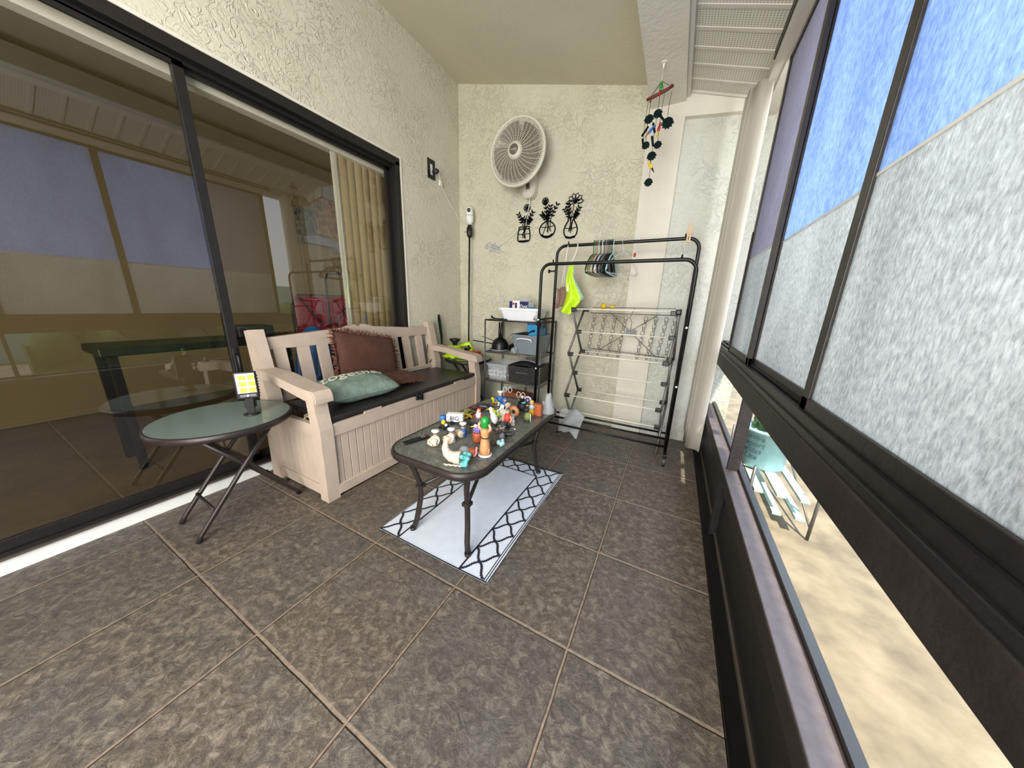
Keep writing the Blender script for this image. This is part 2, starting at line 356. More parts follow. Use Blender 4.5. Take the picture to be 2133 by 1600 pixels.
ORG = {}
def obj(name, b, mats, parent=None, org=None, solid=0):
    me = bpy.data.meshes.new(name)
    bmesh.ops.recalc_face_normals(b.bm, faces=b.bm.faces[:])
    if parent is not None: o0 = ORG[parent.name]
    elif org is not None: o0 = Vector(org)
    else:
        xs = [v.co for v in b.bm.verts]
        o0 = Vector((sum(v.x for v in xs)/len(xs), sum(v.y for v in xs)/len(xs), min(v.z for v in xs)))
    for v in b.bm.verts: v.co = (v.co - o0) * S
    b.bm.to_mesh(me); b.bm.free()
    for k in (mats if isinstance(mats, (list, tuple)) else [mats]): me.materials.append(M[k] if isinstance(k, str) else k)
    o = bpy.data.objects.new(name, me); C.objects.link(o)
    if parent is not None: o.parent = parent
    else: o.location = o0 * S
    ORG[o.name] = o0
    if solid:
        s = o.modifiers.new('thickness', 'SOLIDIFY'); s.thickness = solid
    return o
def thing(name, label, cat, at, group=None):
    o = bpy.data.objects.new(name, None); C.objects.link(o); o.location = Vector(at) * S
    o.empty_display_size = .05
    ORG[o.name] = Vector(at); return tag(o, label, cat, group)
def tag(o, label, cat, group=None):
    o['label'] = label; o['category'] = cat
    if group: o['group'] = group
    return o
def struct(name, b, mats, parent=None, org=(0,0,0)):
    o = obj(name, b, mats, parent, org)
    if parent is None: o['kind'] = 'structure'
    return o
def copy_tree(o, parent=None):
    c = o.copy(); C.objects.link(c)
    if parent is not None: c.parent = parent
    ORG[c.name] = ORG[o.name]
    for ch in list(o.children): copy_tree(ch, c)
    return c
def text_mesh(txt, size, mtx, depth=.004, shear=0):
    cu = bpy.data.curves.new('t', 'FONT'); cu.body = txt; cu.size = size; cu.extrude = depth; cu.align_x = 'CENTER'; cu.align_y = 'CENTER'; cu.shear = shear
    t = bpy.data.objects.new('t', cu); C.objects.link(t)
    dg = bpy.context.evaluated_depsgraph_get(); dg.update()
    me = bpy.data.meshes.new_from_object(t.evaluated_get(dg))
    b = B(); b.bm.from_mesh(me); b.xf(mtx)
    bpy.data.objects.remove(t); bpy.data.meshes.remove(me); bpy.data.curves.remove(cu)
    return b
def basis(o, x, y):
    x = Vector(x).normalized(); y = Vector(y); y = (y - x * y.dot(x)).normalized(); z = x.cross(y)
    m = Matrix((x, y, z)).transposed().to_4x4(); m.translation = Vector(o); return m
def arc(c, r, a0, a1, n, f):
    return [f(c[0] + r*math.cos(a0 + (a1-a0)*i/n), c[1] + r*math.sin(a0 + (a1-a0)*i/n)) for i in range(n+1)]

# ------------------------------------------------------------------ camera
q = (631.613, -0.47906, 0.256355, 0.031758, (2.33575, -0.64716, 2.36484))
yaw, pit, rol = q[1:4]
f = Vector((math.sin(yaw)*math.cos(pit), math.cos(yaw)*math.cos(pit), -math.sin(pit)))
r0 = Vector((math.cos(yaw), -math.sin(yaw), 0)); u0 = r0.cross(f)
r1 = r0*math.cos(rol) + u0*math.sin(rol); u1 = -r0*math.sin(rol) + u0*math.cos(rol)
cam = bpy.data.cameras.new('camera'); cam.sensor_fit = 'HORIZONTAL'; cam.sensor_width = 36; cam.lens = q[0] * 36 / 2133
cam.clip_start = .02; cam.clip_end = 200
co = bpy.data.objects.new('camera', cam); C.objects.link(co); scn.camera = co
mt = Matrix((r1, u1, -f)).transposed().to_4x4(); mt.translation = Vector(q[4]) * S; co.matrix_world = mt

# ------------------------------------------------------------------ the setting
XL, YB, YN = -2.33, 5.5, -4.0
b = B(); b.box(XL - .3, YN, -.1, 3.6, YB + .3, 0); struct('floor', b, 'floor')
# left wall around the sliding door opening (y -3.2 .. 3.80, z 0 .. 4.74)
b = B()
b.box(XL - .25, 3.80, 0, XL, YB + .25, 6.8); b.box(XL - .25, YN, 4.76, XL, 3.80, 6.8); b.box(XL - .25, YN, 0, XL, -3.2, 4.76)
struct('wall_left', b, 'wall')
# plaster lip round the opening
b = B(); b.box(XL, 3.80, .2, XL + .012, 3.84, 4.80, .005); b.box(XL, -3.2, 4.76, XL + .012, 3.80, 4.80, .005)
struct('trim_1', b, 'beam')
def zc(x): return 6.727 - .2476 * (x - XL)                          # ceiling height
b = B(); b.prism([(XL - .25, 0), (3.35, 0), (3.35, zc(3.35) + .1), (XL - .25, zc(XL - .25) + .1)], .25, 'y', YB); struct('wall_back', b, 'wall')
b = B(); b.box(XL - .25, YN - .2, 0, 3.35, YN, 6.8); struct('wall_sun_block', b, 'ceil')  # unseen wall added behind the camera to block the sun
# pilaster and the white bay to its right
b = B(); b.prism([(1.50, 0), (2.02, 0), (2.02, 5.42), (1.50, 5.42)], .12, 'y', YB - .12)
struct('trim_2', b, 'beam')
b = B(); b.box(2.02, YB - .03, 0, 3.2, YB, 5.6); struct('trim_3', b, 'wallw')
b = B(); b.prism([(2.0, 5.2), (2.86, 5.10), (2.86, 5.3), (2.0, 5.55)], .10, 'y', YB - .13); struct('trim_4', b, 'beam')
b = B(); b.prism([(XL - .2, zc(XL - .2)), (2.1, zc(2.1)), (2.1, zc(2.1) + .12), (XL - .2, zc(XL - .2) + .12)], YB - YN, 'y', YN); struct('ceiling', b, 'ceil')
b = B(); b.box(1.51, YN, 5.40, 2.0, YB, zc(2.0) + .02, .012); b.ball((1.735, 4.42, 5.395), (.045, .045, .012)); struct('trim_5', b, 'beam')
# perforated soffit in ribbed strips, falling towards the eave
b = B()
def zs(x): return 5.53 - .33 * (x - 2.0)
y = 5.37; k = 0
while y > YN:
    w = .30
    b.m(0).quad((2.04, y, zs(2.04)), (3.02, y, zs(3.02)), (3.02, y - w + .045, zs(3.02)), (2.04, y - w + .045, zs(2.04)))
    b.m(1).prism([(2.04, zs(2.04) - .012), (3.02, zs(3.02) - .012), (3.02, zs(3.02) + .02), (2.04, zs(2.04) + .02)], .045, 'y', y - w)
    y -= w
b.m(1).box(2.0, YN, 5.44, 2.05, 5.37, 5.56, .006)
b.m(1).prism([(2.0, 5.50), (3.02, 5.165), (3.02, 5.20), (2.0, 5.54)], .03, 'y', 5.34)
struct('trim_6', b, ['soffit', 'vinyl'])
# roof slab above so that no daylight leaks round the soffit
b = B(); b.prism([(2.0, 5.9), (3.25, 5.45), (3.25, 5.6), (2.0, 6.0)], YB - YN, 'y', YN)
for y0, y1 in ((YN, .85), (2.05, YB)): b.box(3.2, y0, 5.40, 4.22, y1, 5.5)  # unseen eave, added to keep the sun off the near floor
b.box(3.2, .85, 5.40, 3.82, 2.05, 5.5); b.box(3.82, 1.35, 5.40, 4.22, 1.48, 5.5)  # gap and bar in the added eave shape the sun patches
struct('trim_7', b, 'vinyl')
# window header and its two dark tracks
b = B(); b.m(0).box(2.90, YN, 5.06, 3.20, YB, 5.24, .006)
b.m(1).box(2.885, YN, 5.13, 2.905, 4.45, 5.165); b.m(1).box(2.885, YN, 5.19, 2.905, 4.45, 5.215); b.m(0).box(3.0, YN, 5.03, 3.16, YB, 5.07)
struct('trim_8', b, ['vinyl', 'blackp'])

# knee wall: black floor channel, lip, dark panels, sill
b = B()
b.m(0).box(2.93, YN, 0, 3.035, YB, .02); b.m(0).box(2.93, YN, 0, 2.94, YB, .035)
b.m(1).box(3.035, YN, 0, 3.05, YB, .05); b.m(2).box(3.05, YN, 0, 3.10, YB, .70)
b.m(3).box(2.985, YN, .66, 3.03, YB, .79, .006); b.m(4).box(2.99, YN, .765, 3.13, YB, .80, .005)
b.m(0).box(3.115, YN, .79, 3.16, YB, .84)
for yp in (2.88, -.1, -3.0): b.m(2).box(2.985, yp - .035, .02, 3.06, yp + .035, .67, .004)
struct('wall_right', b, ['blackp', 'alum', 'bronze', 'bronzed', 'sillm'])
b = B(); b.m(0).box(2.975, YN, 1.60, 3.02, YB, 1.76, .006); b.m(1).box(2.985, YN, 1.74, 3.16, YB, 1.80, .004)
b.m(1).box(3.00, YN, 1.79, 3.03, YB, 1.86); b.m(1).box(3.045, YN, 1.79, 3.07, YB, 1.88); b.m(1).box(3.09, YN, 1.79, 3.15, YB, 1.90); b.m(1).box(3.0, YN, 1.60, 3.14, YB, 1.64)
struct('trim_9', b, ['bronzed', 'bronze'])
for i, (y0, y1) in enumerate(((2.91, 5.45), (-.07, 2.85), (-3.0, -.13))):
    b = B(); b.quad((3.128, y0, .80), (3.128, y1, .80), (3.128, y1, 1.62), (3.128, y0, 1.62)); struct('window_%d' % (i + 1), b, 'winglass')
    b = B(); b.box(3.02, y0 - .05, .79, 3.12, y0 - .005, 1.62, .004); o = struct('trim_%d' % (10 + i), b, 'bronzed')
# upper sliding sashes
for i, (y0, y1, x) in enumerate(((3.02, 4.30, 3.035), (1.46, 3.10, 3.075), (-.1, 1.54, 3.035), (-1.66, -.02, 3.075), (-3.22, -1.58, 3.035))):
    b = B()
    b.box(x - .018, y1 - .085, 1.86, x + .018, y1, 5.06, .004); b.box(x - .018, y0, 1.86, x + .018, y0 + .10, 5.06, .004)
    b.box(x - .018, y0, 1.86, x + .018, y1, 1.93, .003); b.box(x - .018, y0, 4.98, x + .018, y1, 5.06, .003)
    if i == 0: b.box(x - .03, y1 - .07, 1.9, x - .02, y1 - .03, 3.3, .003)
    w = struct('window_%d' % (4 + i), b, 'bronze')
    b = B(); b.box(x - .003, y0 + .1, 1.93, x + .003, y1 - .085, 2.965); obj('frosted_pane', b, 'frost', w)
    b = B(); b.box(x - .003, y0 + .1, 2.975, x + .003, y1 - .085, 4.98); obj('shaded_pane', b, 'shade' if i == 0 else 'shade2', w)
    b = B(); b.box(x - .006, y0 + .1, 2.963, x + .006, y1 - .085, 2.977); obj('pane_joint', b, 'white', w)

# sliding glass door in the left wall
b = B()
XD = -2.40
b.m(0).box(XD - .16, -3.2, 4.64, XL + .005, 3.80, 4.76, .006); b.m(0).box(XD - .05, -3.2, 4.60, XD - .02, 3.76, 4.66)
b.m(0).box(XD - .16, 3.70, .18, XL + .005, 3.79, 4.70, .006); b.m(0).box(XD - .16, -3.2, .18, XL + .005, -3.1, 4.70, .006)
b.m(0).box(XD - .16, -3.2, .16, XD + .01, 3.78, .20); b.m(1).box(XD - .16, -3.2, .145, XD + .04, 3.8, .165)
b.m(2).box(XD - .16, -3.2, 0, XD, 3.80, .145)
struct('door_1', b, ['bronze', 'alum', 'white'])
for i, (y0, y1, x) in enumerate(((1.02, 3.70, XD - .10), (-1.60, 1.10, XD - .04))):
    b = B()
    b.box(x - .02, y0, .20, x + .02, y0 + .09, 4.62, .004); b.box(x - .02, y1 - .09, .20, x + .02, y1, 4.62, .004)
    b.box(x - .02, y0, .20, x + .02, y1, .30, .004); b.box(x - .02, y0, 4.56, x + .02, y1, 4.62, .004)
    w = struct('door_%d' % (i + 2), b, 'bronze')
    b = B(); b.quad((x, y0 + .09, .30), (x, y1 - .09, .30), (x, y1 - .09, 4.56), (x, y0 + .09, 4.56)); obj('glass_pane', b, 'doorglass', w)
    if i == 1:
        b = B(); b.box(x + .02, 1.02, 1.35, x + .05, 1.07, 1.75, .008); b.tube([(x+.03, 1.045, 1.42), (x+.10, 1.045, 1.46), (x+.10, 1.045, 1.64), (x+.03, 1.045, 1.68)], .014); obj('door_handle', b, 'plast', w)

# the room behind the glass door
XI = -7.2
b = B(); b.box(XI, -5, 0, XL - .26, 8.5, .12); struct('trim_13', b, 'floorin')
b = B(); b.box(XI, -5, 5.6, XL - .26, 8.5, 5.7); b.box(XI - .1, -5, 0, XI, 8.5, 5.7); b.box(XI, 8.4, 0, XL - .26, 8.5, 5.7); b.box(XI, -5, 0, XL - .26, -4.9, 5.7)
struct('wall_interior', b, 'wallin')
b = B(); b.box(-2.72, -3.1, 4.52, -2.58, 3.78, 4.70); b.box(-2.70, -3.1, 4.70, -2.60, 3.78, 4.95)
tag(obj('blind_valance', b, 'white'), 'white valance rail above the vertical blinds inside the glass door', 'valance')
t = thing('vertical_blinds', 'cream vertical blinds gathered at the far end of the glass door', 'blinds', (-2.66, 3.3, .2))
y = 2.80; k = 0
while y < 3.74:
    b = B(); a = .12 if k % 2 else .2
    b.grid(lambda u, v, y=y, a=a: (-2.66 - .09*math.sin(a)*(u-.5)*2 + .012*math.cos((u-.5)*PI), y + .075*(u-.5)*2*math.cos(a), .25 + v*4.3), 5, 2)
    obj('blind_slat', b, 'white' if k == 0 else 'blind', t); y += .135; k += 1
t = thing('bead_chain', 'thin white pull cord along the edge of the vertical blinds', 'cord', (-2.58, 2.76, 4.5))
b = B(); b.tube([(-2.58, 2.765, 4.55), (-2.58, 2.76, 2.5), (-2.58, 2.755, 1.2)], .007, 5); obj('cord', b, 'white', t)
b = B(); b.lathe([(.012,0),(.02,.05),(.012,.35)], (-2.58, 2.757, 2.2), 8); obj('cord_weight', b, 'white', t)
# pictures and furniture indoors, seen dimly
for (y0, y1, z0, z1, mk, lab) in ((4.60, 5.15, 4.05, 4.75, 'art2', 'dark patterned picture, leftmost behind the door glass'), (5.17, 6.10, 4.15, 5.15, 'art1', 'brown floral picture, largest behind the door glass'), (5.45, 6.4, 5.17, 5.5, 'grey', 'grey plain picture above the floral one behind the door glass')):
    b = B(); b.box(XI + .01, y0, z0, XI + .06, y1, z1, .01); tag(obj('wall_picture', b, mk), lab, 'picture', 'pictures in the room indoors')
b = B(); b.prism([(4.65, 3.85), (4.65, 4.0), (5.0, 4.08), (5.5, 4.02), (6.3, 3.95), (6.3, 3.70), (5.6, 3.70), (5.5, 3.85)], .25, 'x', XI + .01); tag(obj('wall_ledge', b, 'grey'), 'pale wavy wall ledge below the pictures indoors', 'shelf')
t = thing('folding_screen', 'crimson cloth room divider with dark frame, indoors behind the bench', 'screen', (-4.5, 3.6, .12))
b = B(); b.box(-4.52, 2.88, .5, -4.48, 4.35, 2.40); obj('cloth_panel', b, 'crimson', t)
b = B()
b.tube([(-4.47, 2.80, .12), (-4.47, 2.82, 2.22), (-4.47, 2.95, 2.42), (-4.47, 4.38, 2.44), (-4.47, 4.40, .12)], .022); b.tube([(-4.46, 3.55, .12), (-4.46, 3.55, 2.4)], .016)
b.tube([(-4.46, 2.95, 2.4), (-4.46, 3.4, 1.8)], .014); b.tube([(-4.46, 4.1, 2.4), (-4.46, 3.7, 1.8)], .014); obj('frame', b, 'dark', t)
t = thing('exercise_ball', 'blue exercise ball seen indoors between the bench slats', 'ball', (-3.02, 2.35, .12))
b = B(); b.ball((-3.02, 2.35, 1.02), (.30, .34, .90), 24); obj('ball_shell', b, 'bluep', t)
t = thing('desk', 'dark table standing indoors behind the glass door', 'table', (-4.0, 1.2, .12))
b = B(); b.box(-4.3, .2, 1.62, -3.5, 2.6, 1.72, .01); obj('tabletop', b, 'plast', t)
for x in (-4.2, -3.6):
    for yy in (.3, 2.5): b = B(); b.box(x-.04, yy-.04, .12, x+.04, yy+.04, 1.62); obj('leg', b, 'plast', t)
t = thing('reading_lamp', 'black angled reading lamp standing indoors in front of the crimson screen', 'lamp', (-4.0, 3.25, .12))
b = B(); b.lathe([(.2,0),(.2,.03),(.02,.05)], (-4.0, 3.25, .12), 18); obj('base', b, 'plast', t)
b = B(); b.tube([(-4.0, 3.25, .15), (-4.0, 3.27, 2.72), (-4.0, 3.32, 2.83), (-4.0, 3.55, 2.87)], .018, 8); obj('arm', b, 'plast', t)
b = B(); b.tube([(-4.0, 3.5, 2.86), (-4.0, 3.72, 2.93), (-4.0, 3.95, 2.88)], [.03,.05,.03], 8, flat=(1.3,.7)); obj('lamp_head', b, 'plast', t)
# a few indoor odds and ends on that table
b = B(); b.box(-4.1, 1.6, 1.722, -3.7, 2.1, 1.9, .02); tag(obj('storage_box', b, 'dark'), 'dark box on the table indoors', 'box')

# ------------------------------------------------------------------ outside on the right
b = B(); b.box(3.2, -12, -.35, 22, 22, -.25); struct('trim_14', b, 'conc')
b = B(); b.box(14, -12, -.25, 14.3, 22, 3.0); struct('trim_15', b, 'whiteg')
t = thing('plant_rack', 'pale green slatted metal rack on the paving outside', 'rack', (3.95, 4.3, -.25))
for k, z in enumerate((-.02, .22)):
    b = B()
    for j in range(3): b.box(3.5 + j*.22, 3.7, z, 3.5 + j*.22 + .09, 5.3, z + .03)
    obj('slat_shelf', b, 'whiteg', t)
for x in (3.46, 4.1):
    for yy in (3.72, 5.28): b = B(); b.tube([(x, yy, -.25), (x, yy, .55)], .018); obj('leg', b, 'greym', t)
b = B(); b.tube([(3.46, 3.72, .5), (3.46, 5.28, -.1)], .012); b.tube([(4.1, 3.72, -.1), (4.1, 5.28, .5)], .012); obj('cross_brace', b, 'greym', t)
t = thing('plastic_bucket', 'pale cyan bucket with hand lettering on the rack outside the lower window', 'bucket', (3.72, 4.55, .25))
b = B(); b.lathe([(0,0),(.24,0),(.25,.02),(.29,.52),(.31,.52),(.31,.56),(.27,.56),(.24,.05),(0,.05)], (3.72, 4.55, .252), 28, cap=False); obj('bucket_body', b, 'cyan', t)
for j, tx in enumerate(('Rovira', 'export', 'sodas', 'Lite')):
    z = .70 - j * .095; R_ = .25 + .04*(z-.25)/.52 + .006
    bb = text_mesh(tx, .105, Matrix(), .002, .15)
    for v in bb.bm.verts:
        a = math.atan2(-.72, -.69) + v.co.x / R_
        v.co = Vector((3.72 + (R_ + v.co.z)*math.cos(a), 4.55 + (R_ + v.co.z)*math.sin(a), z + v.co.y))
    obj('lettering', bb, 'ink2', t)
b = B()
for k in range(60):
    a = random.random()*2*PI; rr = random.random()*.2
    c = Vector((3.72 + rr*math.cos(a), 4.55 + rr*math.sin(a), .78 + random.random()*.18)); b.ball(c, (.05, .03, .06), 6)
tag(obj('potted_greens', b, ['hedge']), 'yellow-green leaves growing in the lettered bucket', 'plant')
b = B()
b.box(9, .5, -.25, 9.8, 13, .8)
for k in range(70): b.ball((9 + random.random()*.8, 1.0 + k*.17, .3 + random.random()*1.6), (.5, .45, .6), 8)
tag(obj('garden_hedge', b, 'hedge'), 'green hedge beyond the paving outside the windows', 'hedge')

# white curved vinyl sheet standing in the corner
b = B()
prof = [(2.745, 5.18), (2.765, 5.05), (2.755, 5.02), (2.785, 4.97), (2.78, 4.94), (2.81, 4.89), (2.845, 4.81), (2.885, 4.745), (2.93, 4.70), (2.97, 4.68)]
N = len(prof)
def sheet(u, v):
    t_ = u * (N - 1); i = min(int(t_), N - 2); w = t_ - i
    x = prof[i][0]*(1-w) + prof[i+1][0]*w; yy = prof[i][1]*(1-w) + prof[i+1][1]*w
    z0 = .16 + .03*math.sin(u*9) + (.22*(1-u/.25) if u < .25 else 0); z1 = 5.17 - .02*math.sin(u*17) - .06*u
    return (x, yy, z0 + v*(z1 - z0))
b.grid(sheet, 28, 14); o = obj('vinyl_sheet', b, 'vinyl', org=(2.85, 4.9, .15), solid=.004)
tag(o, 'tall curved white vinyl sheet standing in the corner beside the window', 'panel')

# ------------------------------------------------------------------ rug
b = B()
RX0, RX1, RY0, RY1 = -.13, 1.215, 1.14, 3.205
def rz(x, y): return .012 + .004*math.sin(x*4 + y*2) + (.012*max(0, (x - 1.0)/.2) * (.5 + .5*math.sin(y*5)) if x > 1.0 else 0)
b.m(0).grid(lambda u, v: (RX0 + (RX1-RX0)*u + .01*math.sin(v*9)*(u-.5), RY0 + (RY1-RY0)*v, rz(RX0 + (RX1-RX0)*u, RY0 + (RY1-RY0)*v)), 30, 44)
def strip(pts, w):
    P = [Vector((p[0], p[1], 0)) for p in pts]; L = []
    for i, p in enumerate(P):
        t_ = (P[min(i+1, len(P)-1)] - P[max(i-1, 0)]).normalized(); n_ = Vector((-t_.y, t_.x, 0)) * w / 2
        L.append([b.bm.verts.new((q_.x, q_.y, rz(q_.x, q_.y) + .004)) for q_ in (p - n_, p + n_)])
    b._faces([b.bm.faces.new((L[i][0], L[i+1][0], L[i+1][1], L[i][1])) for i in range(len(L)-1)])
b.mi = 1
def dense(p, q_, n=24): return [(p[0]+(q_[0]-p[0])*i/n, p[1]+(q_[1]-p[1])*i/n) for i in range(n+1)]
BW = .27; ix0, ix1, iy0, iy1 = RX0+BW, RX1-BW-.03, RY0+.02, RY1-BW
strip(dense((ix1, RY0), (ix1, iy1)), .018); strip(dense((ix0, RY0), (ix0, iy1)), .018); strip(dense((ix0, iy1), (ix1, iy1)), .018)
strip(dense((RX0, RY1-.015), (RX1, RY1-.015)), .035); strip(dense((RX0, RY0+.008), (RX1, RY0+.008)), .012)
for dx in (.012, .034): strip(dense((RX1-dx, RY0), (RX1-dx, RY1)), .009)
strip(dense((RX0+.008, RY0), (RX0+.008, RY1)), .009)
def step_line(p, q_):            # one stepped (woven) diagonal of the trellis
    n = 16; out = []
    for i in range(n+1):
        s_ = i/n; e = .5 - .5*math.cos(PI*s_); s2 = s_ + .045*math.sin(2*PI*s_) + .02*(1 if i % 2 else -1)*(0 < i < n)
        out.append((p[0]+(q_[0]-p[0])*s2, p[1]+(q_[1]-p[1])*(2*s_-s2)))
    return out
def trellis(x0, x1, y0, y1, nx, ny):
    ax, ay = (x1-x0)/nx, (y1-y0)/ny
    for i in range(nx+1):
        for j in range(ny+1):
            if (i + j) % 2: continue
            for di, dj in ((1, 1), (1, -1)):
                if i+di <= nx and 0 <= j+dj <= ny: strip(step_line((x0+i*ax, y0+j*ay), (x0+(i+di)*ax, y0+(j+dj)*ay)), .023)
trellis(ix1, RX1-.045, RY0+.02, RY1-.03, 2, 14); trellis(RX0+.015, ix0, RY0+.02, RY1-.03, 2, 14); trellis(ix0, ix1, iy1, RY1-.03, 6, 2)
tag(obj('area_rug', b, ['rugw', 'rugn'], org=(.54, 2.17, 0)), 'white flatweave rug with navy trellis border under the glass coffee table', 'rug')

# ------------------------------------------------------------------ coffee table
TX0, TX1, TY0, TY1, TZ = .02, 1.105, 1.10, 3.27, 1.0
t = thing('coffee_table', 'rectangular patio coffee table with rippled glass top and brown metal frame', 'table', (.545, 2.18, 0))
def rrect(x0, x1, y0, y1, r, n=8):
    o_ = []
    for cx, cy, a in ((x1-r, y1-r, 0), (x0+r, y1-r, PI/2), (x0+r, y0+r, PI), (x1-r, y0+r, 1.5*PI)):
        o_ += [(cx + r*math.cos(a + PI/2*i/n), cy + r*math.sin(a + PI/2*i/n)) for i in range(n+1)]
    return o_
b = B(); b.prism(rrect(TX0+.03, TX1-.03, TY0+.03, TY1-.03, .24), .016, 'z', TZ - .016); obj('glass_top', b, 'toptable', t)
b = B(); ring = rrect(TX0+.02, TX1-.02, TY0+.02, TY1-.02, .25, 10)
b.tube([(x, y, TZ - .035) for x, y in ring], .04, 10, closed=True, flat=(.55, 1)); obj('rim', b, 'metal', t)
for sx, x in ((-1, .19), (1, .90)):
    for sy, y in ((-1, 1.31), (1, 3.03)):
        b = B(); dx, dy = -.10*sx, .14*(-sy)*-1
        tx = .545 + sx*.40; ty = 2.18 + sy*.90
        P = [(tx, ty, .97), (tx - sx*.03, ty - sy*.015, .86), (tx - sx*.075, ty - sy*.06, .72), (tx - sx*.10, ty - sy*.10, .56), (tx - sx*.105, ty - sy*.11, .42), (tx - sx*.09, ty - sy*.09, .28), (x - sx*.03, y - sy*.03, .13), (x, y, .0)]
        P[-1] = (x, y, .024)
        b.tube(P, .03, 10, flat=(1, .8)); b.lathe([(.033, 0), (.033, .03)], (x, y, .022), 10)
        lg = obj('leg', b, 'metal', t)
        b = B(); b.box(P[4][0]-.04, P[4][1]-.04, .50, P[4][0]+.04, P[4][1]+.04, .54, .008); b.ball((P[4][0], P[4][1]-.04, .52), .014, 8); obj('bracket', b, 'metal', lg)
        b = B(); b.tube([(P[3][0], P[3][1], .52), (.545 + sx*.12, 2.18 + sy*.30, .56), (.545, 2.18, .56)], .02, 8); obj('brace', b, 'metal', t)
b = B(); b.lathe([(.07,0),(.07,.02)], (.545, 2.18, .55), 16); obj('brace_hub', b, 'metal', t)

# ------------------------------------------------------------------ round side tables
def round_table(cx, cy, r, h, label, ang):
    t = thing('round_side_table', label, 'table', (cx, cy, 0), 'round folding side tables')
    b = B(); b.lathe([(0, h-.014), (r-.02, h-.014), (r-.02, h), (0, h)], (cx, cy, 0), 48, cap=False, smooth=False); obj('glass_top', b, 'roundtop', t)
    b = B(); b.tube([(cx + (r-.015)*math.cos(2*PI*k/48), cy + (r-.015)*math.sin(2*PI*k/48), h-.035) for k in range(48)], .036, 8, closed=True, flat=(.5, 1)); obj('rim', b, 'metal', t)
    ca, sa = math.cos(ang), math.sin(ang)
    def W(u, v, z): return (cx + u*ca - v*sa, cy + u*sa + v*ca, z)
    for s2, off in ((1, .25), (-1, .19)):
        for side in (-1, 1):
            v = side*off*r/.585 - .06
            b = B(); b.tube([W(-s2*r*.80, v, .012), W(-s2*r*.74, v, .08), W(-s2*r*.05, v, h*.55), W(s2*r*.55, v, h-.06)], .024, 8); obj('leg', b, 'metal', t)
        for u, z in ((-s2*r*.52, .28), (s2*r*.46, h-.12)):
            b = B(); b.tube([W(u, -off*r/.585 - .06, z), W(u, off*r/.585 - .06, z)], .016, 6); obj('cross_bar', b, 'metal', t)
    return t
round_table(-1.76, .62, .585, 1.12, 'round glass side table holding the solar light, in front of the bench', PI/2 - .05)
round_table(-1.70, 4.93, .52, 1.17, 'round glass side table in the back corner under the neon green tools', .3)

# solar light on the near side table
t = thing('solar_light', 'black solar wall light with six yellow led chips on the near side table', 'light', (-1.60, .80, 1.122))
X, Y, Z = -1.60, .80, 1.122; n_solar = len(C.objects)
fwd = Vector((.86, -.42, 0)).normalized(); sd = Vector((-fwd.y, fwd.x, 0))
def LT(a, d, z): return Vector((X, Y, Z)) + sd*a + fwd*d + Vector((0, 0, z))
def lbox(bb, a0, d0, z0, a1, d1, z1, bev=.006):
    n0 = bb.count(); bb.box(a0, d0, z0, a1, d1, z1, bev); 
    bb.bm.verts.ensure_lookup_table()
    for v in bb.bm.verts[n0:]: v.co = LT(*v.co)
b = B(); b.lathe([(0,0),(.11,0),(.12,.012),(.06,.03),(.05,.03)], (X, Y, Z), 20, cap=False); lbox(b, -.05, -.05, .02, .05, .05, .12); obj('base', b, 'plast', t)
b = B(); lbox(b, -.06, -.03, .10, .06, .03, .30, .012); lbox(b, -.085, -.035, .12, .085, -.01, .24, .01); obj('bracket', b, 'plast', t)
b = B(); lbox(b, -.15, -.03, .28, .15, .035, .75, .02)
for k in range(7): lbox(b, .15, -.02, .36 + k*.05, .162, .02, .375 + k*.05, .001)
h = obj('light_head', b, 'plast', t)
b = B(); lbox(b, -.125, .030, .385, .125, .040, .725, .004); obj('reflector', b, 'ledw', h)
for i in range(2):
    for j in range(3):
        b = B(); lbox(b, -.11 + i*.12 + .02, .040, .40 + j*.108, -.02 + i*.12 + .02, .046, .475 + j*.108, .003); obj('led_chip', b, 'led', h)
b = B(); lbox(b, -.11, .034, .32, .11, .042, .365, .012); obj('sensor_window', b, 'grey', h)
b = B(); b.ball(LT(0, .042, .343), (.02, .02, .02), 10); obj('sensor_lens', b, 'white', h)

for ch in [o for o in C.objects][n_solar:]:                          # true size of the little light: about 20 cm
    if ch.type == 'MESH':
        o0 = ORG[ch.name]
        for v in ch.data.vertices:
            p = v.co/S + o0; p = Vector((X, Y, Z)) + (p - Vector((X, Y, Z)))*.63; v.co = (p - o0)*S

# ------------------------------------------------------------------ storage bench
t = thing('storage_bench', 'beige resin garden storage bench with dark lid against the glass door', 'bench', (-1.6, 2.72, 0))
FX, BX, Y0, Y1 = -.985, -2.22, 1.14, 4.36
def post(y0, y1):
    b = B()
    b.prism([(FX-.02, 0), (FX-.17, 0), (FX-.15, .5), (FX-.17, .95), (FX-.20, 1.28), (FX-.05, 1.28), (FX-.035, 1.12), (FX, .92), (FX-.005, .5)], y1-y0, 'y', y0)
    return b
obj('front_post', post(Y0, Y0+.15), 'resin', t); obj('front_post', post(Y1-.15, Y1), 'resin', t)
for y0 in (Y0, Y1-.16):
    b = B(); b.prism([(BX+.17, 0), (BX-.02, 0), (BX+.02, .9), (BX-.10, 1.95), (BX+.02, 1.97), (BX+.20, 1.15), (BX+.20, .9)], .16, 'y', y0); obj('back_post', b, 'resin', t)
